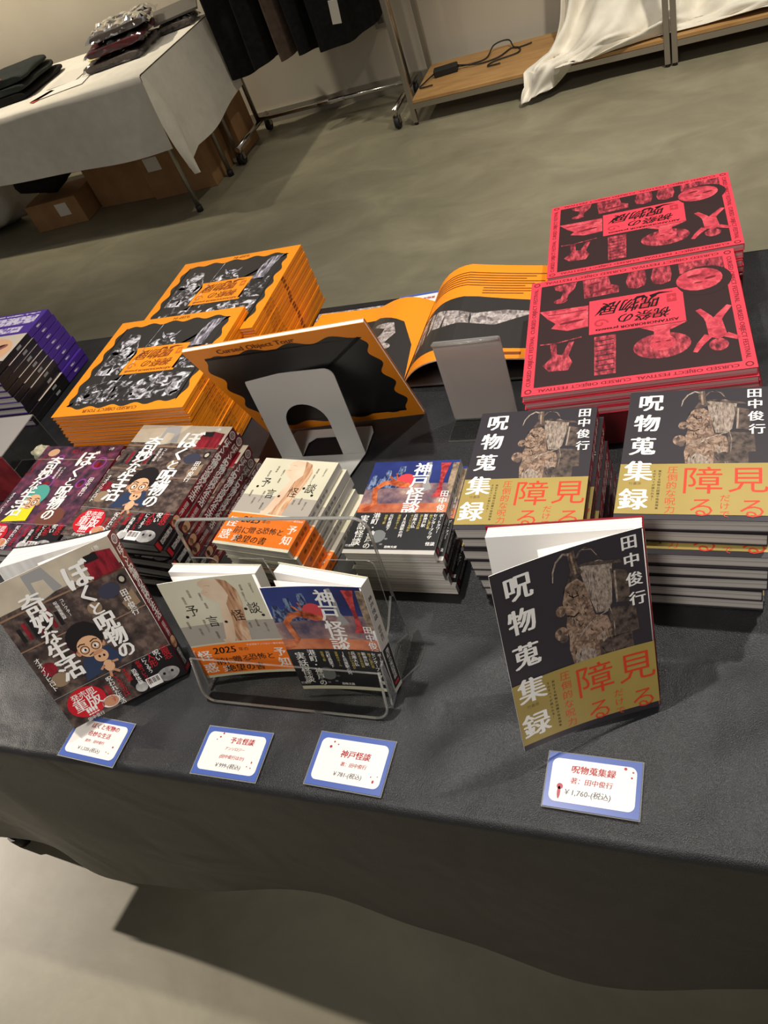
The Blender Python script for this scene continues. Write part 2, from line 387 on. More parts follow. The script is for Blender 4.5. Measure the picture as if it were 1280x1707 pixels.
def logo(a, cx, cy, w, h, bg, ink, mid, sub):
    """title plate seen the wrong way up: brush-like title, star boxes, a swirl and a small line"""
    a.rect(cx-w/2, cy-h/2, cx+w/2, cy+h/2, bg, 3)
    hs = h*a.asp
    a.rect(cx-w*.02, cy+h*.06, cx+w*.24, cy+h*.30, mid, 4); star(a, cx+w*.05, cy+h*.18, w*.07, bg, 5); star(a, cx+w*.17, cy+h*.18, w*.07, bg, 5)
    a.rect(cx+w*.33, cy+h*.10, cx+w*.43, cy+h*.34, mid, 4); star(a, cx+w*.38, cy+h*.22, w*.05, bg, 5)
    a.rect(cx+w*.10, cy-h*.26, cx+w*.30, cy-h*.10, mid, 4)
    a.text('呪物展', cx-w*.07, cy+h*.19, hs*.40, ink, 6, 180, 0.012, 0.25, fit=w*.62)
    a.text('祝祭の', cx+w*.08, cy-h*.17, hs*.30, ink, 6, 180, 0.012, 0.25, fit=w*.54)
    a.line([(cx-w*.44, cy+h*.02), (cx-w*.36, cy+h*.20), (cx-w*.22, cy+h*.36)], [w*.005, w*.04, w*.005], ink, 6)
    a.line([(cx+w*.16, cy+h*.36), (cx+w*.26, cy+h*.42), (cx+w*.40, cy+h*.40)], [w*.05, w*.035, w*.004], ink, 6)
    a.poly([(cx-w*.04, cy+h*.30), (cx+w*.02, cy+h*.42), (cx+w*.10, cy+h*.43), (cx+w*.14, cy+h*.32), (cx+w*.06, cy+h*.37)], ink, 6)
    sw = [(cx-w*.38 + r*w*math.cos(t), cy-h*.22 + r*w*math.sin(t)/a.asp) for t, r in [(k*.55, .085 - k*.0055) for k in range(14)]]
    a.line(sw, w*.022, mid, 6)
    a.text(sub, cx, cy-h*.41, hs*.10, ink, 6, 180, 0.03, fit=w*.86)
def orange_front():
    a = Art(0.96); a.rect(0, 0, 1, 1, M_ORANGE, 1)
    a.poly(wavy_frame(), M_PANEL, 2)
    def blob(cx, cy, rx, ry, m, rot=0): a.ell(cx, cy, rx, ry, m, 3, rot)
    for pts, m in (([(.10,.10),(.42,.12),(.48,.30),(.28,.33),(.12,.30)], M_COLLAGE), ([(.46,.11),(.88,.12),(.90,.34),(.62,.36),(.50,.28)], M_COLLAGE),
                   ([(.11,.40),(.30,.38),(.34,.60),(.26,.82),(.14,.84),(.11,.62)], M_COLLAGE), ([(.72,.40),(.90,.38),(.89,.62),(.74,.62)], M_COLLAGE),
                   ([(.74,.62),(.84,.60),(.86,.78),(.90,.90),(.80,.89),(.76,.78)], M_COLLAGE_L), ([(.38,.66),(.62,.66),(.58,.74),(.50,.72),(.44,.75)], M_COLLAGE)):
        a.poly(pts, m, 3)
    for k in range(16):
        x, y = random.uniform(.12, .88), random.uniform(.12, .88)
        if .3 < x < .74 and .38 < y < .68: continue
        blob(x, y, random.uniform(.012, .04), random.uniform(.008, .02), M_COLLAGE_L if k % 3 else M_COLLAGE, random.uniform(0, 180))
    a.line([(.30,.10),(.36,.40),(.40,.92)], .006, M_COLLAGE_L, 4); a.line([(.62,.12),(.68,.40)], .005, M_COLLAGE_L, 4)
    for sgn in (-1, 1): a.line([(.52+.01*sgn,.74),(.52+.05*sgn,.77),(.52+.075*sgn,.82)], [.03,.02,.004], M_COLLAGE_L, 4)
    logo(a, .53, .52, .42, .28, M_ORANGE, M_ORANGE_DK, mat('orange_mid', (196, 104, 12), .45), 'ASITANOHORROR presents')
    a.text('CURSED OBJECT TOUR', .44, .035, .040, M_ORANGE_DK, 4, 180, .02); a.text('SLEEP IN', .52, .965, .036, M_ORANGE_DK, 4, 180, .02)
    return a
def orange_back():
    a = Art(0.93); a.rect(0, 0, 1, 1, M_ORANGE, 1); a.poly(wavy_frame(amp=.02, waves=4, y0=.075, y1=.91, x0=.055, x1=.945), M_BLACKCOAT, 2)
    a.text('Cursed Object Tour', .40, .955, .052, M_ORANGE_DK, 4, 0, .03); return a
def red_front():
    a = Art(0.955); a.rect(0, 0, 1, 1, M_RED, 1); a.rect(.055, .055, .945, .945, M_RPANEL, 2)
    t = 'CURSED OBJECT FESTIVAL'
    for k, x in enumerate((.28, .72)):
        a.text(t, x, .027, .030, M_REDDK, 3, 180, .02, fit=.42); a.text(t, x, .973, .030, M_REDDK, 3, 180, .02, fit=.42)
        a.text(t, .027, x, .030, M_REDDK, 3, 90, .02, fit=.40); a.text(t, .973, x, .030, M_REDDK, 3, 270, .02, fit=.40)
    for x in (.03, .97):
        for y in (.03, .97): a.ring(x, y, .014, .006, M_REDDK, 3)
    # (upside down) figures in the dark panels
    a.poly([(.12,.93),(.24,.94),(.23,.88),(.20,.83),(.19,.79),(.16,.80),(.17,.86),(.13,.89)], M_HALF, 3); a.ell(.16,.775,.035,.022,M_HALF,4)
    a.poly([(.27,.94),(.40,.94),(.41,.86),(.45,.83),(.45,.77),(.28,.76)], M_HALF, 3); a.ell(.37,.81,.05,.010,M_REDDK,4,8); a.ell(.33,.89,.03,.008,M_REDDK,4,12)
    for cx in (.535, .655):
        a.poly([(cx-.035,.94),(cx+.045,.94),(cx+.05,.86),(cx+.04,.795),(cx,.775),(cx-.04,.795),(cx-.05,.85)], M_HALF, 3)
        for k in range(4): a.line([(cx-.028+.018*k,.785),(cx-.026+.018*k,.81)], .003, M_REDDK, 4)
    a.rect(.74, .84, .945, .945, M_HALF, 3)
    a.ell(.845, .75, .125, .125, M_RPANEL, 4); a.ell(.825, .765, .105, .095, M_HALF_L, 5); a.ell(.80,.80,.028,.010,M_REDDK,6,10); a.ell(.875,.765,.026,.010,M_REDDK,6,10); a.ell(.82,.735,.02,.006,M_REDDK,6)
    a.poly([(.055,.70),(.30,.69),(.30,.50),(.20,.49),(.12,.53),(.14,.57),(.10,.62)], M_HALF_L, 3); a.ell(.22,.565,.06,.010,M_REDDK,4,6); a.line([(.10,.655),(.20,.65),(.29,.655)], .006, M_REDDK, 4)
    a.line([(.07,.40),(.14,.395),(.22,.41),(.27,.42)], .008, M_HALF, 3); a.poly([(.12,.39),(.15,.39),(.155,.30),(.18,.29),(.21,.39),(.235,.39),(.21,.28),(.23,.22),(.21,.16),(.12,.17),(.09,.22),(.13,.28)], M_HALF, 3)
    a.poly([(.33,.40),(.43,.40),(.425,.09),(.33,.09)], M_HALF, 3)
    for k in range(7): a.line([(.335,.12+.04*k),(.42,.125+.04*k)], .006, M_RPANEL, 4)
    a.ell(.63,.255,.125,.095,M_HALF,3); a.ell(.635,.275,.055,.06,M_HALF_L,5); a.rect(.60,.32,.67,.42,M_HALF_L,4); a.poly([(.54,.42),(.75,.42),(.68,.375),(.60,.375)],M_HALF_L,4); a.ell(.615,.285,.012,.005,M_REDDK,6); a.ell(.66,.285,.012,.005,M_REDDK,6)
    a.line([(.80,.50),(.835,.43),(.85,.38)], [.025,.035,.045], M_HALF_L, 3); a.line([(.935,.50),(.89,.43),(.865,.38)], [.025,.035,.045], M_HALF_L, 3)
    a.poly([(.825,.39),(.895,.39),(.905,.27),(.87,.24),(.83,.27)], M_HALF_L, 4); a.line([(.83,.28),(.79,.22),(.765,.165)], [.04,.03,.02], M_HALF_L, 3); a.line([(.90,.27),(.95,.23),(.935,.235)], [.035,.025,.015], M_HALF_L, 3)
    a.ell(.865,.20,.04,.045,M_HALF,5)
    logo(a, .525, .575, .44, .30, M_RED, M_BLACK, mat('red_mid', (176, 44, 56), .45), 'ASITANOHORROR presents')
    return a
def curse_art(a, big=False):
    a.rect(0, 0, 1, 1, M_JUBG, 1)
    q = lambda x, y: ((x - 88)/1010, 1 - (y - 92)/905)
    Q = lambda *l: [q(x, y) for x, y in l]
    a.poly(Q((600,235),(560,262),(528,330),(545,400),(530,440),(540,500),(528,560),(548,660),(830,660),(850,560),(810,450),(730,430),(690,270),(645,238)), M_ROOT, 2)
    a.ell(*q(508,365), .034, .042, M_ROOT, 3); a.ell(*q(490,472), .046, .054, M_ROOT, 3); a.ell(*q(500,500), .03, .03, M_ROOTDK, 4)
    a.poly(Q((735,560),(960,560),(965,660),(730,660)), M_ROOTDK, 3); a.poly(Q((820,420),(1000,430),(1010,560),(830,570)), M_ROOTDK, 3)
    a.poly(Q((664,190),(800,180),(880,215),(850,400),(815,428),(740,425),(690,285)), M_BARK, 4); a.poly(Q((860,235),(960,260),(985,300),(965,410),(885,400)), M_ROOTDK, 4)
    a.poly(Q((655,182),(720,176),(930,205),(950,222),(800,205)), M_ROOTDK, 5); a.line(Q((890,250),(885,400)), .012, M_BARK, 5)
    a.poly(Q((600,112),(648,106),(660,180),(690,215),(640,236),(575,250),(610,190)), M_ROOTDK, 5); a.line(Q((625,110),(630,160),(640,215)), .014, M_ROOT, 6)
    a.line(Q((615,120),(575,110),(525,135),(495,175),(484,222)), [.02,.016,.013,.011,.006], M_BARK, 6)
    a.line(Q((640,170),(680,120),(725,108),(775,130),(800,172)), [.018,.014,.012,.01,.005], M_ROOTDK, 6); a.line(Q((700,115),(760,125),(790,158)), .004, M_BARK, 7)
    a.line(Q((550,490),(620,500),(690,460),(820,425)), .010, M_BARK, 6); a.line(Q((600,520),(680,470),(760,440)), .006, M_BARK, 6); a.line(Q((690,440),(740,500),(700,560)), .006, M_ROOT, 6)
    a.line(Q((720,470),(790,480),(800,560)), .005, M_BARK, 6); a.poly(Q((745,530),(775,520),(790,560),(760,575)), M_BARK, 6); a.line(Q((830,410),(850,470),(845,560)), .006, M_BARK, 6)
    rr = random.Random(5)
    for k in range(70):
        y = rr.uniform(260, 640); x = rr.uniform(550, 690 if y < 420 else 830); dx, dy = rr.uniform(-26, 26), rr.uniform(8, 36)
        a.line(Q((x, y), (x+dx*.5+rr.uniform(-6, 6), y+dy*.5), (x+dx, min(655, y+dy))), [.002, rr.uniform(.004, .008), .001], (M_ROOTDK, M_BARK, M_BLACK)[k % 3], 5)
    for k in range(30):
        x, y = rr.uniform(690, 850), rr.uniform(215, 410); a.line(Q((x, y), (x+rr.uniform(-8, 8), y+rr.uniform(14, 40))), [.003, .001], (M_ROOTDK, M_BLACK)[k % 2], 5)
    a.line(Q((575,300),(600,318),(640,315)), .008, M_BLACK, 5); a.line(Q((545,395),(590,410),(625,396)), .010, M_BLACK, 5); a.ell(*q(520,372), .012, .016, M_ROOTDK, 5); a.ell(*q(480,462), .014, .02, M_ROOTDK, 5)
    a.poly(Q((560,600),(620,560),(700,600),(720,655),(560,655)), M_BARK, 4)
    cs = [(260,183),(242,340),(232,510)]
    for ch, (x, y) in zip('呪物蒐', cs): a.text(ch, *q(x, y), .205, M_WHITE, 7, 0, .026, sx=.95)
    for ch, (x, y) in zip('田中俊行', ((1000,140),(1005,222),(1010,312),(1018,405))): a.text(ch, *q(x, y), .112, M_WHITE, 7, 0, .022)
    return a
def curse_band(a):
    q = lambda x, y: ((x - 88)/1010, 1 - (y - 92)/905)
    B0, B1 = .035, 1 - (638-92)/905
    a.rect(0, B0, 1, B1, M_GOLD, 8)
    for ch, (x, y) in zip('集録', ((222,685),(210,872))): a.text(ch, *q(x, y), .218, M_WHITE, 9, 0, .026, sx=.95)
    a.text('竹書房', *q(208,770), .030, mat('band_brown', (110, 84, 40), .5), 9)
    a.vtext('実在する呪物の因縁や怪奇現象', q(375,680)[0], q(0,688)[1], .023, .0205, M_BLACK, 9, .012)
    a.vtext('そのすべてが語られる—', q(338,680)[0], q(0,688)[1], .023, .0205, M_BLACK, 9, .012)
    a.vtext('圧倒的な呪力', q(462,0)[0], q(0,680)[1], .076, .0565, M_REDTXT, 9, -.012)
    a.text('障', *q(670,748), .285, M_REDTXT, 9, 0, -.006); a.text('見', *q(962,745), .265, M_REDTXT, 9, 0, -.006, sx=1.02)
    a.text('る', *q(668,918), .195, M_REDTXT, 9, 0, -.006); a.text('る', *q(985,922), .195, M_REDTXT, 9, 0, -.006)
    a.vtext('だけで', q(818,0)[0], q(0,862)[1], .070, .054, M_REDTXT, 9, -.014)
    return a
def prophecy_art(a):
    a.rect(0, 0, 1, 1, M_CREAM, 1); a.rect(0, .36, 1, .56, M_GREY1, 2)
    a.poly([(.40,.97),(.46,.99),(.62,.97),(.70,.90),(.70,.76),(.66,.60),(.62,.38),(.40,.38),(.46,.58),(.52,.76),(.44,.80),(.37,.86),(.42,.90),(.38,.94)], M_STAT, 3)
    a.poly([(.58,.985),(.68,.955),(.745,.86),(.74,.74),(.70,.58),(.66,.36),(.50,.36),(.56,.56),(.58,.74),(.64,.82),(.62,.90)], M_HAIR1, 4)
    a.line([(.44,.925),(.47,.93),(.50,.92)], .006, M_HAIR1, 5); a.line([(.40,.865),(.45,.868)], .005, M_HAIR1, 5); a.line([(.38,.36),(.46,.38),(.52,.50),(.53,.70)], [.08,.07,.05,.02], M_STAT, 5)
    for ch, x, y in (('予', .21, .71), ('言', .36, .585), ('怪', .64, .62), ('談', .84, .68)): a.text(ch, x, y, .155, M_BLACK, 6, 0, -.012, sx=.85)
    for x, y in ((.13, .655), (.49, .565), (.75, .675), (.90, .605)): a.ell(x, y, .017, .017, M_BLACK, 6)
    for nm, x, y in (('田辺青蛙',.26,.90),('雨宮淳司',.18,.84),('営業のK',.36,.86),('夜馬裕',.37,.76),('宿屋ヒルベルト',.27,.60),('田中俊行',.19,.52),('服部義史',.34,.47),('黒史郎',.80,.90),('川奈まり子',.90,.91),('深津さくら',.79,.83),('松本エムザ',.88,.52),('若本衣織',.80,.56),('響洋平',.72,.53),('蛙坂須美',.10,.60)):
        a.vtext(nm, x, y, .028, .019, mat('cover_small_text', (96, 88, 72), .5), 6)
    a.rect(0, .03, 1, .345, M_OBIOR, 7)
    a.text('2025', .33, .285, .125, M_BLACK, 9, 0, .02, .15); a.text('年の', .53, .275, .055, M_BLACK, 9)
    a.text('予言怪談アンソロジー最恐実話', .78, .315, .028, M_WHITE, 9, fit=.40)
    a.vtext('怪惑', .10, .245, .15, .135, M_WHITE, 8, .02); a.vtext('予知', .90, .225, .13, .11, M_WHITE, 8, .02); a.text('前に', .28, .165, .105, M_BLACK, 9, 0, .01); a.text('贈る', .46, .175, .095, M_BLACK, 9, 0, .01)
    a.text('恐怖と', .68, .185, .095, M_BLACK, 9, 0, .012); a.text('絶望の書', .46, .08, .105, M_BLACK, 9, 0, .014); a.text('災', .26, .08, .09, M_WHITE, 8, 0, .02)
    return a
def harbour_art(a):
    a.rect(0, .40, 1, 1, M_DUSK, 1); a.rect(0, .74, 1, 1, M_NIGHT, 2); a.rect(0, .40, 1, .52, M_QUAY, 2)
    a.poly([(.02,.74),(.04,.84),(.10,.84),(.11,.80),(.17,.80),(.18,.90),(.24,.90),(.25,.82),(.32,.82),(.33,.94),(.40,.94),(.41,.80),(.50,.80),(.50,.70),(0,.68)], M_CITY, 3)
    a.ell(.44, .77, .11, .105, M_MOON, 4)
    a.line([(.66,.98),(.69,.86),(.68,.76),(.72,.66)], [.05,.04,.06,.10], M_GREYTX, 3)
    a.poly([(.79,.97),(.91,.97),(.89,.90),(.875,.80),(.875,.72),(.89,.65),(.93,.585),(.79,.585),(.825,.65),(.835,.72),(.83,.80),(.81,.90)], M_TOWER, 5)
    a.poly([(.93,.97),(1,.97),(1,.62),(.95,.60),(.93,.76)], M_ROCK, 4)
    a.line([(.0,.44),(.10,.46),(.17,.52),(.14,.60),(.12,.68),(.20,.745),(.34,.76),(.46,.73)], [.05,.06,.06,.06,.065,.07,.055,.02], M_DRAGON, 6)
    a.poly([(.30,.79),(.50,.74),(.54,.69),(.42,.70),(.30,.72)], M_DRAGON, 6); a.line([(.30,.78),(.24,.83)], .02, M_DRAGON, 6); a.line([(.34,.79),(.31,.86)], .014, M_DRAGON, 6)
    for ch, y in zip('神戸怪談', (.90, .765, .62, .475)): a.text(ch, .60, y, .205, M_WHITE, 7, 0, .024)
    a.vtext('田中俊行', .93, .62, .095, .075, M_WHITE, 7, .014)
    a.rect(0, .04, 1, .42, M_OBIBK, 8); a.ell(.34, .17, .085, .085, mat('splash_grey', (110, 112, 110), .5), 9)
    for k in range(8): a.ell(.34+.10*math.cos(k*.9), .165+.07*math.sin(k*.9)-.02, .018, .012, MC['splash_grey'], 9)
    a.vtext('実話怪談', .12, .355, .105, .080, M_WHITE, 10, .016); a.vtext('港町・神戸の', .25, .385, .085, .062, M_WHITE, 10, .012)
    for t, x, m, s in (('元町高架下',.42,M_WHITE,.046),('彷徨う影',.36,M_YEL,.034),('JR兵庫駅の列',.58,M_WHITE,.046),('深夜のホーム',.51,M_YEL,.034),('兵庫大仏',.69,M_WHITE,.05),('そこにいる何か',.65,M_YEL,.034),('新神戸駅',.80,M_WHITE,.046),('消える女の話',.75,M_YEL,.034),('センタープラザ',.90,M_WHITE,.05),('地下に潜む者',.855,M_YEL,.034),('ポートタワー',.965,M_WHITE,.044)):
        a.vtext(t, x, .385, s, s*.74, m, 10, .012)
    a.text('恐怖文庫', .52, .065, .035, M_WHITE, 10, 0, .02); a.text('怪談', .93, .10, .05, M_WHITE, 10, 0, .02); a.text('竹書房', .06, .075, .035, M_WHITE, 10)
    return a
def comic_art(a, purple=False):
    bg = M_MBG2 if purple else M_MBG
    a.rect(0, 0, 1, 1, bg, 1)
    if not purple:
        a.rect(.0, .83, 1, 1, M_MWALL, 2); a.poly([(.30,.99),(.46,.99),(.52,.84),(.30,.80)], M_GREYTX, 3); a.poly([(.34,.93),(.43,.92),(.45,.83),(.33,.81)], M_MWALL, 4)
        a.poly([(.74,.93),(.84,.95),(.97,.93),(.98,.79),(.74,.79)], M_MRED, 4); a.rect(.76,.90,.86,.945,M_MDARK,5); a.line([(0,.80),(1,.795)], .014, M_MSHELF, 4); a.line([(0,.585),(.4,.58)], .010, M_MSHELF, 4); a.line([(.55,.52),(1,.53)], .010, M_MSHELF, 4)
        a.ell(.80,.70,.085,.06,mat('comic_blue_grey',(58,58,74),.28),4); a.ell(.64,.64,.055,.05,mat('comic_tan',(146,122,96),.28),3); a.poly([(.84,.60),(.96,.66),(.97,.56),(.86,.54)],MC['comic_tan'],3); a.ell(.93,.735,.035,.04,M_MDARK,4); a.ell(.93,.735,.02,.023,M_MWALL,5)
        for k in range(7): a.rect(.06+.05*k,.63,.09+.05*k,.72+.02*(k%3),M_MRED if k%2 else M_MDARK,3)
        a.ell(.10,.42,.06,.055,M_MRED,4); a.ell(.13,.33,.075,.06,MC['comic_tan'],3); a.poly([(.30,.53),(.42,.55),(.44,.46),(.32,.44)],M_MRED,3)
    else:
        a.ell(.16,.93,.07,.05,M_SKIN,4); a.line([(.10,.90),(.03,.80),(.06,.72),(.0,.70)],.02,M_MRED,3)
        for x, y, r in ((.85,.82,.07),(.36,.62,.08),(.80,.62,.05),(.30,.86,.05)): a.ring(x,y,r,.018,M_MPURP,3); a.ell(x,y-.02,r*.6,r*.5,M_MRED,3)
        a.text('呪い', .45,.94,.06,M_BADGE,4); a.line([(0,.86),(1,.855)],.012,M_MSHELF,3); a.ell(.72,.30,.16,.12,mat('comic_brown',(112,66,52),.28),3)
    # man holding a doll
    hx, hy = (.45, .475) if not purple else (.36, .47)
    hair = M_MDARK if not purple else M_TEAL
    if purple: a.poly([(hx-.20,.24),(hx-.10,.38),(hx+.08,.40),(hx+.10,.26)], M_YELLOW, 5)
    else: a.poly([(hx-.16,.24),(hx-.10,.38),(hx+.12,.40),(hx+.20,.28)], mat('comic_blue',(46,58,84),.28), 5)
    a.ell(hx,hy+.025,.140,.135,hair,6); a.ell(hx,hy-.035,.095,.088,M_SKIN,7); a.ell(hx-.098,hy-.05,.02,.026,M_SKIN2,6); a.ell(hx+.10,hy-.05,.02,.026,M_SKIN2,6)
    for sx in (-1, 1):
        a.ell(hx+.045*sx,hy-.045,.022,.015,M_WHITE,8); a.ring(hx+.045*sx,hy-.045,.032,.006,M_MDARK,9); a.ell(hx+.04*sx,hy-.045,.009,.011,M_MDARK,9); a.line([(hx+.02*sx,hy-.010),(hx+.055*sx,hy-.002),(hx+.08*sx,hy-.010)],.009,M_MDARK,9)
    a.line([(hx-.035,hy-.088),(hx,hy-.080),(hx+.035,hy-.088)],.008,M_MDARK,9); a.line([(hx-.02,hy-.100),(hx+.02,hy-.100)],.006,M_SKIN2,9)
    if not purple:
        a.ell(.49,.355,.055,.052,M_SKIN,9); a.ell(.475,.355,.009,.011,M_MDARK,10); a.ell(.51,.35,.009,.011,M_MDARK,10); a.ell(.485,.385,.045,.016,M_SKIN2,10)
        a.ell(.50,.275,.042,.05,M_SKIN,9); a.line([(.47,.29),(.43,.27)],.018,M_SKIN2,9); a.line([(.53,.29),(.585,.285)],.018,M_SKIN2,9); a.line([(.485,.24),(.47,.20)],.022,M_SKIN2,9); a.line([(.515,.24),(.55,.21)],.022,M_SKIN2,9)
    for ch, x, y, s in (('ぼ',.665,.865,.20),('く',.645,.735,.15),('と',.655,.635,.11),('呪',.665,.535,.155),('物',.665,.43,.155),('の',.68,.325,.135)): a.text(ch, x, y, s*1.10, M_WHITE, 11, 0, .034)
    for ch, x, y, s in (('奇',.27,.815,.165),('妙',.265,.705,.155),('な',.25,.595,.13),('生',.24,.49,.16),('活',.24,.365,.17)): a.text(ch, x, y, s*1.10, M_WHITE, 11, 0, .034)
    a.vtext('田中俊行', .895, .655, .06, .045, M_WHITE, 11, .016); a.vtext('オオイシヒロト', .06, .50, .05, .034, M_WHITE, 11, .012)
    for k, t in enumerate(('コレクター','呪物蒐集録')): a.vtext(t, .46-.05*k, .765, .032, .024, M_WHITE, 11, .01)
    a.text('1巻' if not purple else '2巻', .88, .965, .04, M_WHITE, 11)
    # transparent band with its own print
    a.line([(0,.232),(1,.232)], .004, M_GREYTX, 10)
    a.poly([(.60,.0),(1,.0),(1,.225),(.66,.225),(.56,.10)], M_MDARK, 8); a.ell(.20,.125,.155,.13,M_BADGE,12); a.text('発売即', .20,.18,.065,M_WHITE,13,0,.01); a.text('重版', .20,.12,.115,M_WHITE,13,0,.014); a.text('!!!!', .20,.06,.085,M_WHITE,13,0,.05)
    a.ell(.36,.055,.075,.05,M_WHITE,12); a.ell(.365,.055,.06,.045,M_SKIN2,13)
    for t, x, y, m, s in (('呪われた生活',.44,.195,M_WHITE,.05),('こんなのは',.50,.20,M_MTXR,.052),('実話です',.39,.15,M_MTXR,.045),('不思議',.58,.20,M_MTXR,.045),('恐怖体験',.64,.17,M_WHITE,.042),('呪物コレクター',.70,.21,M_MTXR,.04),('にくるう',.755,.21,M_WHITE,.042),('人形',.81,.21,M_MTXR,.07),('呪い',.87,.22,M_WHITE,.055),('最恐',.94,.22,M_MTXR,.07)): a.vtext(t, x, y, s, s*.70, m, 13, .012)
    a.ell(.87,.055,.095,.06,M_MGREY,12); a.ell(.63,.05,.05,.045,M_MGREY,12); a.poly([(.68,.015),(.80,.015),(.80,.085),(.68,.085)],M_WHITE,13); a.ell(.84,.065,.012,.012,M_MDARK,13); a.ell(.91,.065,.012,.012,M_MDARK,13)
    for k in range(9): a.rect(.69+.011*k,.04,.694+.011*k+(.003 if k%3 else 0),.078,M_MDARK,14)
    a.text('田中俊行', .20, .012, .035, M_WHITE, 13)
    return a
def purple_art(a):
    a.rect(0, 0, 1, 1, M_PURPLE, 1); a.rect(.06,.80,.92,.93,M_LILAC,2); a.rect(.06,.66,.80,.755,M_LILAC,2); a.rect(.06,.955,.9,.975,M_LILAC,2); a.rect(0,0,1,.62,mat('print_pale',(206,190,172),.4),2)
    a.ell(.55,.36,.40,.30,M_SKIN,3); a.ell(.70,.42,.14,.06,mat('print_lip',(150,84,74),.4),4,20); a.ell(.70,.44,.08,.025,M_MDARK,5,20); a.rect(0,0,1,.20,M_SPBLACK,6); return a

ARTS = {}
def art(k):
    if k not in ARTS:
        f = {'orange': lambda: orange_front(), 'orangeback': lambda: orange_back(), 'red': lambda: red_front(),
             'curse': lambda: curse_band(curse_art(Art(1.36))), 'curse_s': lambda: curse_band(curse_art(Art(1.47))), 'prophecy': lambda: prophecy_art(Art(1.30)), 'harbour': lambda: harbour_art(Art(1.30)),
             'comic': lambda: comic_art(Art(1.27)), 'comic2': lambda: comic_art(Art(1.27), True), 'purple': lambda: purple_art(Art(1.42))}[k]
        ARTS[k] = f()
    return ARTS[k]

# ---- spines: unit strip, u across the thickness (left to right when read), v up the spine
def spine_art(kind, t, h):
    a = Art(h / t)
    v = lambda m: m  # fractions of h
    if kind == 'comic' or kind == 'comic2':
        a.rect(0, 0, 1, 1, M_MSPINE, 1); a.ell(.5, .955, .40, .40, M_WHITE, 2); a.ell(.5,.955,.30,.30,M_MSPINE,3); a.text('怪',.5,.955,.5,M_WHITE,4)
        a.vtext('ぼくと呪物の奇妙な生活', .5, .89, .80, .047, M_WHITE, 3, .03); a.vtext('田中俊行', .5, .355, .42, .026, M_WHITE, 3)
        a.rect(0,.37,1,.27,M_MRED,2); a.ell(.5,.225,.42,.42,M_SKIN,4); a.ell(.5,.20,.34,.30,M_SKIN2,4); a.rect(0,0,1,.175,M_MDARK,2); a.vtext('恐怖実話', .5,.15,.5,.028,M_WHITE,3); a.rect(.1,.008,.9,.035,M_MTXR,3)
    elif kind == 'curse':
        a.rect(0, 0, 1, 1, M_JURED, 1)
        a.vtext('呪物蒐集録', .5, .90, .62, .075, M_WHITE, 3, .02)
        a.vtext('田中俊行', .5, .50, .4, .04, M_WHITE, 3); a.rect(0, .035, 1, .40, mat('band_spine_dark', (46, 36, 32), .45), 4); a.vtext('見るだけで障る', .5, .35, .55, .042, M_REDTXT, 5)
    elif kind == 'prophecy':
        a.rect(0, 0, 1, 1, M_SPGREY, 1); a.vtext('予言怪談', .5, .70, .5, .055, M_BLACK, 3); a.vtext('田中俊行ほか', .5, .46, .3, .022, M_BLACK, 3); a.rect(0, .03, 1, .345, M_OBIOR, 4); a.vtext('絶望の書', .5, .29, .5, .055, M_BLACK, 5)
    elif kind == 'harbour':
        a.rect(0, 0, 1, 1, M_SPGREY, 1); a.vtext('神戸怪談', .5, .86, .5, .055, M_BLACK, 3); a.vtext('田中俊行', .5, .60, .4, .035, M_BLACK, 3); a.rect(0, .04, 1, .42, M_OBIBK, 4); a.vtext('港町の実話怪談', .5, .38, .5, .042, M_WHITE, 5); a.rect(.2,.06,.8,.085,M_MTXR,5)
    elif kind == 'orange':
        a.rect(0, 0, 1, 1, M_ORANGE, 1); a.text('CURSED OBJECT TOUR', .5, .28, .62, M_ORANGE_DK, 2, 90, .02); a.rect(.15,.555,.85,.60,M_ORANGE_DK,2)
    elif kind == 'red':
        a.rect(0, 0, 1, 1, M_RED, 1); a.text('CURSED OBJECT FESTIVAL', .5, .5, .5, M_REDDK, 2, 90)
    elif kind == 'purple':
        a.rect(0, 0, 1, 1, M_PURPLE, 1); a.rect(0, 0, 1, .62, M_SPBLACK, 2); a.rect(.35,.75,.65,.82,M_LILAC,3); a.rect(.3,.40,.7,.47,M_GREYTX,3)
    return a

KINDS = {   # w, h, t, page material, plain back/inside material, spine rounding
    'orange': (.256, .246, .0056, M_PAGE_OR, M_ORANGE), 'red': (.262, .246, .0098, M_PAGE_PINK, M_RED),
    'comic': (.170, .216, .0160, M_PAGE, M_MDARK), 'comic2': (.170, .216, .0160, M_PAGE, M_MDARK),
    'curse': (.132, .178, .0160, M_PAGE, M_JUBG), 'prophecy': (.118, .152, .0136, M_PAGE, M_CREAM), 'harbour': (.113, .146, .0145, M_PAGE, M_SPGREY),
    'purple': (.150, .205, .0125, M_PAGE, M_PURPLE)}
def flat_meshes(kind):
    w, h, t, pm, cm = KINDS[kind]
    mb = MB(); c = .0006
    mb.box((-w/2, -h/2, t-c), (w/2, h/2, t), cm); mb.box((-w/2, -h/2, 0), (w/2, h/2, c), cm); mb.box((w/2-c, -h/2, c), (w/2, h/2, t-c), cm)
    a = art(kind); sy = (h/w)/a.asp
    a.put(mb, lambda x, y, L: (x - w/2, y*sy - h/2, t + EPS*0.55*L), w)
    s = spine_art(kind, t, h); s.put(mb, lambda x, y, L: (w/2 + EPS*L*.6, y - h/2, t - x), t)
    cover = mb.mesh('cover', normals=False)
    pb = MB(); pb.box((-w/2+.0018, -h/2+.0015, c+.0001), (w/2-c-.0002, h/2-.0015, t-c-.0001), pm)
    return cover, pb.mesh('page_block')
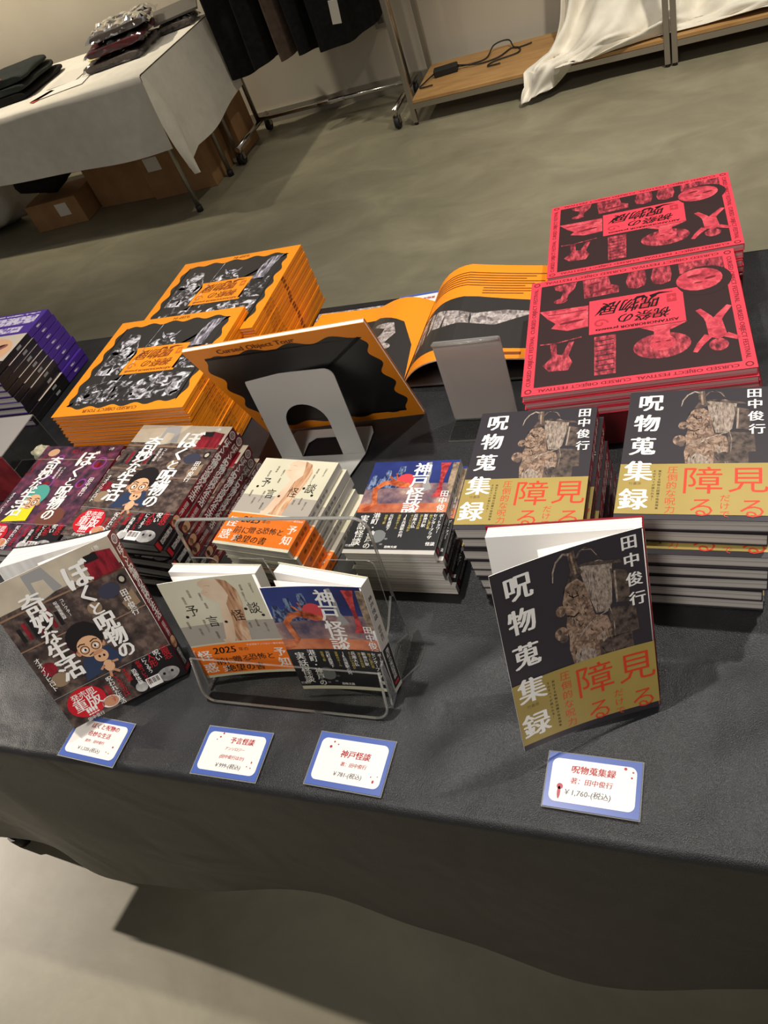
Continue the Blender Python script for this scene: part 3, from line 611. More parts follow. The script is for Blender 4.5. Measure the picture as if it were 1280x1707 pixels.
ORD = ['topmost', 'second from the top', 'third from the top', 'fourth from the top', 'fifth from the top', 'sixth from the top', 'seventh from the top', 'eighth from the top', 'ninth from the top', 'tenth from the top', 'eleventh from the top', 'twelfth from the top', 'thirteenth from the top', 'fourteenth from the top', 'fifteenth from the top', 'sixteenth from the top', 'seventeenth from the top', 'eighteenth from the top', 'nineteenth from the top', 'twentieth from the top', 'twenty-first from the top', 'twenty-second from the top', 'twenty-third from the top']
PROTO = {}
def stack(kind, n, cx, cy, deg, base, name, cat, desc, group, jit=.003, rj=1.2, lean=(0, 0), special=None):
    """n copies piled on the table; label = desc with the place in the pile"""
    w, h, t, pm, cm = KINDS[kind]
    for i in range(n):                         # i = 0 is the top copy
        k = n - 1 - i
        dx = random.uniform(-jit, jit) + lean[0]*k if i else 0; dy = random.uniform(-jit, jit) + lean[1]*k if i else 0; da = random.uniform(-rj, rj) if i else 0
        if i == 0: dx, dy = lean[0]*k, lean[1]*k
        if special and i in special: dx, dy, da = special[i]
        loc = (cx + dx - lean[0]*(n-1), cy + dy - lean[1]*(n-1), base + k*(t + .0014)); rot = (0, 0, math.radians(deg + da))
        where = ORD[i] if i < n - 1 else 'bottom copy'
        lab = desc.replace('#', where)
        if kind not in PROTO:
            cov, pg = flat_meshes(kind)
            r = thing(name, lab, cat, loc, rot, group); obj('cover', cov, r); obj('page_block', pg, r); PROTO[kind] = r
        else:
            r = dup(PROTO[kind], loc, rot, lab); r['group'] = group
    return base + n*(t + .0014)

# ------------------------------------------------------------------ setting
mb = MB(); mb.box((-7, -2.2, -.05), (3.2, 4.3, 0), M_FLOOR); struct('floor', mb.mesh('floor'))
mb = MB(); mb.box((-7, 4.28, 0), (3.2, 4.4, 2.9), M_WALL); struct('wall_back', mb.mesh('wall_back'))
mb = MB(); mb.box((-7, 4.262, 0), (3.2, 4.28, .07), mat('baseboard_paint', (150, 142, 130), .6)); struct('baseboard_back', mb.mesh('baseboard_back'))
mb = MB(); mb.box((-7.1, -2.2, 0), (-7, 4.4, 2.9), M_WALL); struct('wall_left', mb.mesh('wall_left'))

# ------------------------------------------------------------------ front table with its black cloth
TX0, TX1, TY0, TY1 = -1.56, .75, .236, 1.128
t = thing('folding_table', 'long folding table hidden under the shiny black cloth', 'table', (TX0, TY0, 0))
mb = MB(); mb.box((.01, .012, T-.034), (TX1-TX0-.01, TY1-TY0-.01, T-.004), M_TABLEBD); obj('tabletop', mb.mesh('tabletop'), t)
for lx in (.16, TX1-TX0-.16):
    for ly in (.035, TY1-TY0-.05):
        mb = MB(); mb.tube([(lx, ly, .03), (lx, ly, T-.034)], .014, M_RUBBER, 10); lg = obj('leg', mb.mesh('leg'), t)
        mb = MB(); mb.tube([(lx, ly, 0), (lx, ly, .035)], .019, M_RUBBER, 10); obj('leg_cap', mb.mesh('leg_cap'), lg)
def hem(x): return T + (-.435 + .10*max(0, min(1, (x + 1.0)/1.0)) + .02*math.sin(x*7))
def cloth():
    mb = MB(); rows = []
    r = .012; nx = 150
    prof = []   # (y, z fraction) from front hem over the top to back hem
    for k in range(15): prof.append(('f', 1 - k/14))
    for k in range(1, 5): prof.append(('fr', k/5))
    for k in range(60): prof.append(('t', k/59))
    for k in range(1, 4): prof.append(('br', k/4))
    for k in range(6): prof.append(('b', k/5))
    for kind, f in prof:
        row = []
        for i in range(nx + 1):
            x = TX0 + (TX1 - TX0)*i/nx
            if kind == 'f':
                zb = hem(x); d = f
                w = .016*math.sin(x*9 + 1.2*noise.noise((x*2, 0, 3)))*d + .012*noise.noise((x*5, f*2, 1))*d
                y = TY0 - r*.6 - .022*d + w; z = T - r - (T - r - zb)*f
            elif kind == 'fr':
                a = f*PI/2; y = TY0 - r*.6 + r*(1-math.cos(a)); z = T - r + r*math.sin(a)
            elif kind == 't':
                y = TY0 + r*.4 + (TY1 - TY0 - r*.8)*f; z = T
                wr = .0016*noise.noise((x*7, y*7, 2))
                z += wr*min(1, (y-TY0)*20) - .0012
            elif kind == 'br':
                a = f*PI/2; y = TY1 - r*.4 + r*math.sin(a); z = T - r + r*math.cos(a)
            else:
                y = TY1 + r*.6 + .03*f; z = T - r - .40*f
            # ridge-like creases on the top
            if kind == 't':
                for (ax, ay, bx, by, hgt, wid) in CREASES:
                    dx, dy = bx-ax, by-ay; L2 = dx*dx+dy*dy; tt = ((x-ax)*dx+(y-ay)*dy)/L2
                    if -.05 < tt < 1.05:
                        dd = abs((x-ax)*dy-(y-ay)*dx)/math.sqrt(L2); fade = min(1, max(0, (tt+.05)*5), max(0, (1.05-tt)*5))
                        z += hgt*fade*math.exp(-(dd/wid)**2)
            row.append((x, y, z))
        rows.append(row)
    mb.grid(rows, M_SATIN)
    for sx, xe in ((-1, TX0), (1, TX1)):
        rows = []
        for k in range(11):
            f = k/10; zb = hem(xe)
            rows.append([(xe + sx*(.002 + .02*f + .014*f*math.sin(y*13)), y, T - .0012 - (T - .0012 - zb)*f) for y in [TY0 - .03*f - .008 + (TY1 - TY0 + .05*f + .016)*i/30 for i in range(31)]])
        mb.grid(rows, M_SATIN)
    return mb.mesh('tablecloth')
CREASES = [(.0, .42, .06, .30, .006, .012), (-.02, .30, .13, .40, .005, .014), (-.43, .24, -.40, .34,   .004, .006), (-.30, .33, -.17, .45, .007, .015), (-.27, .27, -.10, .42, .006, .016), (-.39, .66, -.28, .60, .006, .012), (-.40, .72, -.33, .62, .005, .012),
           (.02, .26, .10, .41, .004, .02), (-.25, .26, -.22, .40, .002, .012), (-.60, .24, -.56, .30, .002, .01)]
cl = obj('tablecloth', cloth()); tag(cl, 'shiny black satin tablecloth draped over the long book table', 'tablecloth')

# ------------------------------------------------------------------ piles of books
stack('orange', 17, -.809, 1.032, 0.0, T, 'exhibition_booklet', 'booklet', 'orange wavy-framed booklet, # of the farther orange pile', 'orange booklets in the farther pile', .0015, .5)
stack('orange', 19, -.834, .829, 0.0, T, 'exhibition_booklet', 'booklet', 'orange wavy-framed booklet, # of the nearer orange pile', 'orange booklets in the nearer pile', .0015, .5)
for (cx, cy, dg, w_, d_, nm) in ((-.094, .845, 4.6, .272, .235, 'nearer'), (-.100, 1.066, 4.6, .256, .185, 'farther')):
    mb = MB(); mb.box((-w_/2, -d_/2, 0), (w_/2, d_/2, .056), M_MAROON)  # plain stand-in for the unidentified dark red lower part of the pile
    o = obj('maroon_block', mb.mesh('maroon_block', .002), None, (cx, cy, T), (0, 0, math.radians(dg))); tag(o, 'plain dark red stand-in block under the %s pile of red booklets' % nm, 'box', 'dark red stand-in blocks under the red booklets')
stack('red', 4, -.098, .845, 4.8, T + .0565, 'festival_booklet', 'booklet', 'pinkish red doll-photo booklet, # of the nearer red pile', 'red booklets in the nearer pile', .003, .5)
_k = KINDS['red']; _p = PROTO.pop('red'); KINDS['red'] = (.256, .200, .0098, M_PAGE_PINK, M_RED)
stack('red', 4, -.100, 1.076, 4.8, T + .0565, 'festival_booklet', 'booklet', 'pinkish red doll-photo booklet, # of the farther red pile', 'red booklets in the farther pile', .002, .4)
stack('comic', 6, -.722, .590, -6.0, T, 'comic_book', 'book', 'comic of bespectacled man, # of the tall red-spined comic pile', 'red-spined comics in the tall pile', .004, 1.5, lean=(-.0022, 0))
stack('comic2', 4, -.945, .598, -3.0, T, 'comic_book', 'book', 'purple-toned comic of teal-haired figure, # of the lower comic pile', 'purple-toned comics in the low pile', .003, 1.2)
stack('prophecy', 5, -.522, .570, -7.5, T, 'paperback_book', 'book', 'cream orange-banded paperback, # of the pile behind the clear holder', 'cream paperbacks in the pile', .003, 1.2, lean=(-.0035, .001))
stack('harbour', 5, -.341, .557, -0.5, T, 'paperback_book', 'book', 'small black-banded night harbour paperback, # of its pile', 'night harbour paperbacks in the pile', .004, 1.5, lean=(-.002, 0))
stack('curse', 7, -.187, .573, 0.0, T, 'hardback_book', 'book', 'gold-banded root-figure book, # of the pile beside the harbour paperbacks', 'root-figure books in the left pile', .003, 1.0, lean=(-.0015, 0))
stack('curse', 8, -.021, .569, -2.0, T, 'hardback_book', 'book', 'gold-banded root-figure book, # of the tallest pile, at the right', 'root-figure books in the right pile', .003, 1.0, special={2: (.002, -.013, 0)})
stack('purple', 9, -1.297, .955, 0.5, T, 'paperback_book', 'book', 'purple and black spined paperback, # of the pile at the left', 'purple paperbacks in the pile', .003, 1.0, lean=(-.0018, 0))
_w, _h, _t, _a, _b = KINDS['purple']
o = dup(PROTO['purple'], (-1.085, 1.02, T), (0, 0, math.radians(1)), 'lone purple paperback lying behind the nearer orange pile'); del o['group']

# ------------------------------------------------------------------ standing, slightly opened books
def standing(kind, akey, loc, yaw, lean, de, w, h, t, spine_kind, name, cat, label, inner, curve=6, leaf=None, band=None, fan=0, fanb=0):
    loc = (loc[0], loc[1], loc[2] + t*math.sin(math.radians(lean)))
    r = thing(name, label, cat, loc, (-math.radians(lean), 0, math.radians(yaw)))
    N = 16; d0, d1 = math.radians(de - curve), math.radians(de + curve)
    path = [(0, 0)]
    for k in range(N):
        a = d0 + (d1-d0)*(k+.5)/N; ds = w/N; path.append((path[-1][0] - ds*math.cos(a), path[-1][1] - ds*math.sin(a)))
    def at(s, off):
        f = max(0, min(N-1e-6, s/w*N)); i = int(f); g = f - i
        x = path[i][0]*(1-g) + path[i+1][0]*g; y = path[i][1]*(1-g) + path[i+1][1]*g
        a = d0 + (d1-d0)*(f/N); return x + off*math.sin(a)*-1*-1*0 + off*(math.sin(a)), y - off*math.cos(a)
    # off > 0 : towards the viewer side of the cover
    mb = MB()
    for off, m in ((0, inner), (.0007, inner)):
        rows = [[(at(w*k/N, off)[0], at(w*k/N, off)[1], z) for k in range(N+1)] for z in (0, h)]
        mb.grid(rows, m)
    for z in (0, h):
        mb.grid([[(*at(w*k/N, 0), z) for k in range(N+1)], [(*at(w*k/N, .0007), z) for k in range(N+1)]], M_PAPER)
    mb.grid([[(*at(w, 0), 0), (*at(w, .0007), 0)], [(*at(w, 0), h), (*at(w, .0007), h)]], M_PAPER)
    a = art(akey); sy = (h/w)/a.asp; cuts = [w*k/N for k in range(1, N)]
    def f(x, y, L):
        p = at(w - x, .0008 + EPS*.6*L); return (p[0], p[1], y*sy)
    a.put(mb, f, w, cuts)
    fc = obj('front_cover', mb.mesh('front_cover', normals=False), r)
    # spine and back cover
    sm = {'curse': M_JURED, 'comic': M_MSPINE, 'prophecy': M_SPGREY, 'harbour': M_SPGREY}[spine_kind]
    mb = MB(); mb.box((.0, -.0004, 0), (.0008, t, h), sm)
    s = spine_art(spine_kind, t, h); s.put(mb, lambda x, y, L: (.0008 + EPS*L*.7, x, y), t)
    obj('spine', mb.mesh('spine', normals=False), r)
    mb = MB(); bcl = [(.0008 - (w+.0008)*k/10, t + fanb*(k/10)**2) for k in range(11)]
    bcl = bcl + [(x, y + .0008) for x, y in bcl[::-1]]
    mb.prism(bcl, 0, h, sm if spine_kind == 'curse' else inner, 'z'); obj('back_cover', mb.mesh('back_cover'), r)
    # page block with a fanned fore edge
    mb = MB(); n = 10; rows = []
    P = []
    for k in range(n+1):
        s_ = k/n; yy0 = .0006 - fan*s_*s_; P.append((-.0005 - (w-.003)*s_, yy0))
    Q = [(-.0005 - (w-.003)*k/n, t - .0002 + fanb*(k/n)**2) for k in range(n, -1, -1)]
    poly = P + Q
    z0, z1 = .0015, h - .0015
    A = [mb.bm.verts.new((p[0], p[1], z0)) for p in poly]; B = [mb.bm.verts.new((p[0], p[1], z1)) for p in poly]; ki = mb.mi(M_PAGE_S); m_ = len(poly)
    for i in range(m_): mb.bm.faces.new((A[i], A[(i+1) % m_], B[(i+1) % m_], B[i])).material_index = ki
    mb.bm.faces.new(A[::-1]).material_index = ki; mb.bm.faces.new(B).material_index = ki
    obj('page_block', mb.mesh('page_block'), r)
    if leaf:
        mb = MB(); rows = []
        for z in (0.002, h-.001):
            rows.append([(-k/8*w*leaf[1], -math.sin(math.radians(leaf[0]))*k/8*w*leaf[1] - .001, z) for k in range(9)])
        mb.grid(rows, M_PAPER); o = obj('endpaper', mb.mesh('endpaper'), r)
        so = o.modifiers.new('t', 'SOLIDIFY'); so.thickness = .0003
    return r
standing('curse', 'curse_s', (-.052, .364, T), 4.7, 19.0, 27.9, .136, .196, .018, 'curse', 'hardback_book', 'book', 'dark root-figure book with gold band, propped upright alone, slightly open', M_JUBG, 7, (17, .62))
standing('comic', 'comic', (-.596, .354, T), 18.0, 16.5, 24.0, .143, .205, .015, 'comic', 'comic_book', 'book', 'comic of bespectacled man and doll, propped upright at the table front', M_MDARK, 4, (15, .55), fan=.006, fanb=.022)
standing('prophecy', 'prophecy', (-.443, .368, T + .0045), 0.3, 12.2, 10.7, .116, .148, .013, 'prophecy', 'paperback_book', 'book', 'cream statue paperback with orange band standing in the clear holder', M_CREAM, 5, (4, .9))
standing('harbour', 'harbour', (-.318, .352, T + .0045), -8.7, 11.1, 13.2, .108, .154, .0135, 'harbour', 'paperback_book', 'book', 'night harbour paperback with black band standing in the clear holder', M_CREAM, 5, (6, .9))

# ------------------------------------------------------------------ clear brochure holder
h_ = thing('brochure_holder', 'clear acrylic two-pocket holder with the two small paperbacks', 'display holder', (-.437, .336, T))
def bent_plate(name, prof, x0, x1, th, parent, rc=0.012, m=M_ACR, me=M_ACRE):
    """bent sheet: profile of (y,z) points extruded along x, with its cut edges as brighter faces"""
    mb = MB(); n = len(prof); nr = []
    for i in range(n):
        a = Vector(prof[max(0, i-1)]); b = Vector(prof[min(n-1, i+1)]); d = (b-a).normalized(); nr.append(Vector((-d.y, d.x)))
    A = [Vector(p) + q*th/2 for p, q in zip(prof, nr)]; B = [Vector(p) - q*th/2 for p, q in zip(prof, nr)]
    for L in (A, B): mb.grid([[(x0, p.x, p.y) for p in L], [(x1, p.x, p.y) for p in L]], m)
    for x in (x0, x1): mb.grid([[(x, p.x, p.y) for p in A], [(x, p.x, p.y) for p in B]], me, False)
    for i in (0, n-1): mb.grid([[(x0, *A[i]), (x1, *A[i])], [(x0, *B[i]), (x1, *B[i])]], me, False)
    return obj(name, mb.mesh(name), parent)
def plate(name, outline, origin, ux, uy, th, parent, m=M_ACR, me=M_ACRE):
    """flat sheet of any outline (list of 2D points) spanned by ux, uy"""
    mb = MB(); ux = Vector(ux).normalized(); uy = Vector(uy).normalized(); nz = ux.cross(uy); o = Vector(origin)
    A = [o + ux*p[0] + uy*p[1] + nz*th/2 for p in outline]; B = [o + ux*p[0] + uy*p[1] - nz*th/2 for p in outline]
    mb.face(A, m); mb.face(B[::-1], m); n = len(A)
    for i in range(n): mb.face((A[i], B[i], B[(i+1) % n], A[(i+1) % n]), me)
    return obj(name, mb.mesh(name), parent)
W2 = .118
def arc(cx, cy, r, a0, a1, n=6): return [(cx + r*math.cos(math.radians(a0 + (a1-a0)*k/n)), cy + r*math.sin(math.radians(a0 + (a1-a0)*k/n))) for k in range(n+1)]
HB = .185
plate('back_panel', [(-W2, 0), (W2, 0)] + arc(W2-.016, HB-.016, .016, 0, 90) + arc(-W2+.016, HB-.016, .016, 90, 180), (0, .080, .002), (1, 0, 0), (0, .030, .185), .003, h_)
mb = MB(); e = Vector((0, .030, .185)).normalized(); P_ = [Vector((p[0], .080, .002)) + e*p[1] for p in [(W2, .03)] + arc(W2-.016, HB-.016, .016, 0, 90) + arc(-W2+.016, HB-.016, .016, 90, 180) + [(-W2, .03)]]
mb.tube(P_, .0019, M_ACRE, 6); obj('rim', mb.mesh('rim'), h_)
out = [(-W2+.004, 0), (W2-.004, 0)] + arc(W2-.012, .127, .008, 0, 90, 3) + arc(.062, .127, .008, 90, 180, 3) + [(.046, .105), (-.012, .105), (-.018, .135), (-.050, .135), (-.058, .112), (-.080, .112)] + arc(-W2+.030, .127, .008, 0, 90, 3) + [(-W2+.004, .135)]
plate('divider', out, (0, .066, .003), (1, 0, 0), (0, .030, .135), .002, h_)
plate('front_panel', arc(-W2+.016, .016, .016, 180, 270) + arc(W2-.016, .016, .016, 270, 360) + [(W2, .060), (-W2, .060)], (0, -.013, .0012), (1, 0, 0), (0, .022, .054), .003, h_)
e = Vector((0, .022, .054)).normalized(); P_ = [Vector((p[0], -.013, .0016)) + e*p[1] for p in [(-W2, .06)] + arc(-W2+.016, .016, .016, 180, 270) + arc(W2-.016, .016, .016, 270, 360) + [(W2, .06)]]
mb = MB(); mb.tube(P_, .0016, M_ACRE, 6); obj('rim', mb.mesh('rim'), h_)
plate('bottom_panel', [(-W2+.01, 0), (W2-.01, 0), (W2, .01), (W2, .078), (-W2, .078), (-W2, .01)], (0, .0, .0025), (1, 0, 0), (0, 1, 0), .002, h_, M_ACR, M_ACR)
for sx in (-1, 1):
    plate('side_panel', [(.002, .004), (.079, .0), (.092, .075), (.088, .082), (.060, .066), (.018, .056)], (sx*W2, 0, .0005), (0, 1, 0), (0, 0, 1), .0026, h_)
    fo = [(0, .03), (.017, .055), (.018, .080), (.004, .100), (0, .094)]
    plate('foot', fo if sx > 0 else [(-x, y) for x, y in fo][::-1], (sx*W2, 0, .002), (1, 0, 0), (0, 1, 0), .0028, h_)

# ------------------------------------------------------------------ orange booklet held by a metal bookend, acrylic stand, open booklet
mb = MB(); w, h, th = .262, .238, .0062
mb.box((0, .0006, 0), (w, th-.0006, h), M_PAPER)
mb.box((0, 0, 0), (w, .0006, h), M_ORANGE); mb.box((0, th-.0006, 0), (w, th, h), M_ORANGE)
a = art('orangeback'); sy = (h/w)/a.asp
r = thing('exhibition_booklet', 'orange booklet leaning on a grey bookend, black wavy-edged back cover showing', 'booklet', (-.655, .785, T + .003), (math.radians(20.5), 0, math.radians(4.2)))
mb2 = MB(); a.put(mb2, lambda x, y, L: (x, -EPS*L, y*sy), w); mb2.box((0, 0, 0), (w, .0006, h), M_ORANGE); obj('back_cover', mb2.mesh('back_cover', normals=False), r)
mb.bm.free()
mb = MB(); mb.box((0.001, .0007, .001), (w-.001, th-.0007, h-.0005), mat('page_edges_light', (240, 222, 208), .7)); obj('page_block', mb.mesh('page_block'), r)
mb = MB(); mb.box((0, th-.0006, 0), (w, th, h), M_ORANGE); obj('front_cover', mb.mesh('front_cover'), r)
# bookend: arch-shaped upright with a base tongue
b_ = thing('bookend', 'grey metal arch-shaped bookend in front of the leaning orange booklet', 'bookend', (-.607, .726, T + .0015), (0, 0, math.radians(0.5)))
mb = MB(); bw, bh = .140, .150; n = 14
outer = [(0, 0)] + [(0, bh-.014)] + [(.014 - .014*math.cos(math.radians(k*15)), bh - .014 + .014*math.sin(math.radians(k*15))) for k in range(1, 7)] + [(bw-.014 + .014*math.sin(math.radians(k*15)), bh-.014 + .014*math.cos(math.radians(k*15))) for k in range(0, 7)] + [(bw, 0)]
r_in = .034; hx0 = bw/2
inner = [(hx0 + r_in, 0)] + [(hx0 + r_in*math.cos(math.radians(k*12)), .062 + r_in*math.sin(math.radians(k*12))) for k in range(0, 16)] + [(hx0 - r_in, 0)]
poly = outer + inner
A = [mb.bm.verts.new((p[0], 0, p[1])) for p in poly]; f = mb.bm.faces.new(A); f.material_index = mb.mi(M_BOOKEND)
ex = bmesh.ops.extrude_face_region(mb.bm, geom=[f]); bmesh.ops.translate(mb.bm, verts=[v for v in ex['geom'] if isinstance(v, bmesh.types.BMVert)], vec=(0, .0014, 0))
up = obj('upright_plate', mb.mesh('upright_plate'), b_, None, (math.radians(-4), 0, 0))
mb = MB(); mb.prism([(.0, .0), (hx0-r_in, 0), (hx0-r_in, .03), (hx0-r_in+.01, .04), (hx0+r_in-.01, .04), (hx0+r_in, .03), (hx0+r_in, 0), (bw, 0), (bw, .045), (bw-.006, .058), (.006, .058), (0, .05)], 0, .0012, M_BOOKEND, 'z'); mb.prism([(0, -.0002), (.012, -.045), (.022, -.052), (bw-.022, -.052), (bw-.012, -.045), (bw, -.0002)], 0, .0012, M_BOOKEND, 'z'); obj('base_plate', mb.mesh('base_plate'), b_)
# acrylic stand
s_ = thing('display_stand', 'greyish clear acrylic stand propping the open orange booklet', 'display stand', (-.297, .788, T), (0, 0, math.radians(-0.5)))
plate('upright_plate', rrect(.092, .132, .003, 3, 0, .068), (0, 0, .002), (1, 0, 0), (0, .02, 1), .003, s_, M_ACRG, M_ACRE)  # plate's grey haze imitates the room reflected in clear acrylic
plate('foot', [(-.046, 0), (.046, 0), (.046, -.045), (-.046, -.045)], (0, 0, .0022), (1, 0, 0), (0, 1, 0), .003, s_)
mb = MB(); mb.tube([(-.0455, -.002, .134), (.0455, -.002, .1355)], .0022, M_ACRE, 8); obj('top_edge', mb.mesh('top_edge'), s_)
# open booklet: left page lying down, right pages arching up
r = thing('exhibition_booklet', 'open orange booklet with horn and skull photos behind the acrylic stand', 'booklet', (-.440, .872, T + .012), (0, 0, math.radians(-1)))
pw, ph = .25, .205
def left_page(u, v): return (-u*.22, v*ph, .004 + .016*math.sin(min(1, u*2.2)*PI)*(1-u*.4))
def right_page(u, v):
    x = .205*(.55*u + .45*u*u) ; z = .058*(1-(1-min(1, u/.5))**2) - .020*max(0, u-.5)/.5
    return (x + .004*v*u, v*ph, z*(.62 + .46*v) + .001)
def page_mesh(name, fn, mir, lay):
    mb = MB(); N = 18
    for off in (0, -.0022):
        mb.grid([[tuple(Vector(fn(i/N, j/6)) + Vector((0, 0, off))) for i in range(N+1)] for j in range(7)], M_ORANGE if off == 0 else M_BLACKCOAT)
    for j in (0, 6): mb.grid([[fn(i/N, j/6) for i in range(N+1)], [tuple(Vector(fn(i/N, j/6)) + Vector((0, 0, -.0022))) for i in range(N+1)]], M_PAPER)
    mb.grid([[fn(1, j/6) for j in range(7)], [tuple(Vector(fn(1, j/6)) + Vector((0, 0, -.0022))) for j in range(7)]], M_PAPER)
    a = Art(1.0); lay(a)
    def f(x, y, L):
        u = max(0, min(1, x)); p = Vector(fn(u, max(0, min(1, y)))); q = Vector(fn(min(1, u+.01), y)) - Vector(fn(max(0, u-.01), y)); nrm = Vector((-q.z, 0, q.x)).normalized()
        if nrm.z < 0: nrm = -nrm
        return p + nrm*(.0003 + EPS*L)
    a.put(mb, f, 1.0, [k/N for k in range(1, N)])
    return mb.mesh(name, normals=False)
M_HORN = noise_mat('horn_photo', [(0.3, (60, 54, 52)), (0.48, (140, 130, 126)), (0.64, (200, 190, 184))], 110, 7, .4, stretch=(1, 1, 1), dist=1.0)
def lay_l(a):
    a.poly([(0, 0), (.96, .0), (.97, .60), (.90, .74), (.70, .80), (.40, .80), (.15, .66), (.04, .40)], M_PANEL, 1)
    a.line([(.52,.06),(.44,.18),(.34,.30),(.30,.42),(.24,.52),(.26,.62),(.40,.68)], [.16,.22,.16,.13,.12,.09,.03], M_HORN, 2); a.ell(.28,.34,.10,.05,M_HORN,3)
def lay_r(a):
    a.poly([(0, .12), (1, .10), (1, .60), (.6, .64), (.3, .63), (.1, .60), (.0, .55)], M_PANEL, 1)
    a.poly([(.02,.30),(.08,.22),(.16,.26),(.24,.36),(.38,.34),(.55,.36),(.75,.34),(.98,.48),(.80,.50),(.60,.46),(.42,.50),(.30,.54),(.16,.56),(.06,.48)], M_HORN, 2)
    for k in range(4): a.line([(.05+.02*k,.30),(.10+.02*k,.44)], .006, M_PANEL, 3)
    for k in range(9): a.rect(.62 if k > 5 else .16, .90-.028*k, .97 - .05*(k % 3), .908-.028*k, M_ORANGE_DK, 2)
    a.rect(.84, .04, .93, .065, M_ORANGE_DK, 2)
obj('left_page', page_mesh('left_page', left_page, True, lay_l), r)
obj('right_page', page_mesh('right_page', right_page, False, lay_r), r)
mb = MB(); mb.grid([[(-.225 + .45*i/20, v, -.010 + .010*abs(i-10)/10*0) for i in range(21)] for v in (-.002, ph+.002)], M_BLACKCOAT); o = obj('back_cover', mb.mesh('back_cover'), r); so = o.modifiers.new('t', 'SOLIDIFY'); so.thickness = .001

# ------------------------------------------------------------------ price cards
def card(cx, cy, deg, w, h, lines, drops, label, z=.0022, tilt=0, group='price cards in front of the books'):
    mb = MB(); asp = h/w; a = Art(asp)
    mb.box((-w/2, -h/2, 0), (w/2, h/2, .0006), M_BLUE)
    a.poly([(x+.5, (y/asp)+.5) for x, y in rrect(.90, asp-.13, .075)], M_CARD, 2)
    for (t_, x, y, s, m, b) in lines: a.text(t_, x, y, s, m, 4, 0, b, .12)
    for (x, y, rx, ry) in drops: a.ell(x, y, rx, ry, M_CARDRED, 4)
    # slight curl of the laminated card
    a.put(mb, lambda x, y, L: (x - w/2, y - h/2, .0006 + EPS*.5*L), w)
    mb.box((-w/2-.0012, -h/2-.0012, -.0002), (w/2+.0012, h/2+.0012, .0), M_ACRE)
    o = obj('price_card', mb.mesh('price_card', normals=False), None, (cx, cy, T + z), (math.radians(tilt), 0, math.radians(deg)))
    return tag(o, label, 'price card', group)
R_, K_ = M_CARDRED, M_CARDINK
card(-.681, .258, -3, .086, .053, [('ぼくと呪物の', .56, .80, .085, R_, .026), ('奇妙な生活', .52, .61, .082, R_, .026), ('原作：田中俊行', .50, .44, .05, R_, .02), ('￥1,320-(税込)', .47, .25, .068, K_, .012)], [(.85, .40, .014, .014), (.78, .27, .008, .008), (.83, .25, .008, .008)], 'blue-edged price card reading 1,320 yen, partly under the propped comic')
card(-.491, .264, 0, .083, .055, [('予言怪談', .60, .76, .095, R_, .028), ('アンソロジー', .53, .58, .052, R_, .02), ('(田中俊行ほか)', .53, .41, .058, R_, .02), ('￥999-(税込)', .52, .23, .075, K_, .012)], [(.24, .80, .014, .012), (.27, .88, .012, .014), (.20, .74, .008, .008), (.85, .36, .01, .016), (.80, .27, .008, .008), (.86, .25, .009, .009)], 'blue-edged price card reading 999 yen, in front of the clear holder')
card(-.349, .271, -1.5, .086, .057, [('神戸怪談', .55, .64, .10, R_, .028), ('著：田中俊行', .56, .45, .058, R_, .02), ('￥781-(税込)', .52, .26, .072, K_, .012)], [(.22, .84, .012, .012), (.19, .74, .018, .018), (.28, .80, .009, .009), (.86, .22, .014, .02), (.82, .30, .008, .008), (.90, .32, .007, .007)], 'blue-edged price card reading 781 yen, below the night harbour paperback')
card(-.107, .281, -1, .084, .052, [('呪物蒐集録', .50, .72, .095, R_, .028), ('著：田中俊行', .49, .51, .075, R_, .02), ('￥1,760-(税込)', .46, .30, .082, K_, .012)], [(.83, .85, .017, .017), (.91, .80, .012, .010), (.90, .70, .011, .012), (.16, .38, .034, .034), (.155, .27, .018, .07)], 'blue-edged price card reading 1,760 yen, below the propped root-figure book')
card(-.468, 1.098, 4, .09, .055, [('祝祭の呪物展', .5, .70, .08, R_, .026), ('パンフレット', .5, .45, .07, R_, .02)], [(.15, .8, .012, .012)], 'white price card behind the open orange booklet', tilt=4)
# slim white card in a clear stand, and a dark photo booklet, both behind the leaning booklet
mb = MB(); mb.box((-.075, -.03, 0), (.075, .03, .0008), M_CARD); a = Art(.4); a.text('祝祭の呪物展', .62, .55, .07, M_CARDRED, 2, 180); a.text('図録', .62, .3, .07, M_CARDINK, 2, 180); a.put(mb, lambda x, y, L: (x-.075, y-.03, .0008+EPS*L), .15)
o = obj('price_card', mb.mesh('price_card', normals=False), None, (-.575, 1.045, T + .014), (0, 0, math.radians(-2))); tag(o, 'plain white card lying behind the leaning orange booklet', 'price card')
mb = MB(); mb.box((-.09, -.05, 0), (.09, .05, .005), M_SPBLACK); mb.box((-.086, -.046, .005), (.086, .046, .0053), M_HORN); mb.box((-.086, -.046, .0053), (-.06, .02, .0056), M_ORANGE)
o = obj('photo_booklet', mb.mesh('photo_booklet'), None, (-.585, 1.055, T), (0, 0, math.radians(1))); tag(o, 'dark booklet with grey photo cover beneath the plain white card', 'booklet')
mb = MB(); mb.box((-.07, -.05, .0053), (.07, .028, .0055), M_ACRE)
mb.bm.free()

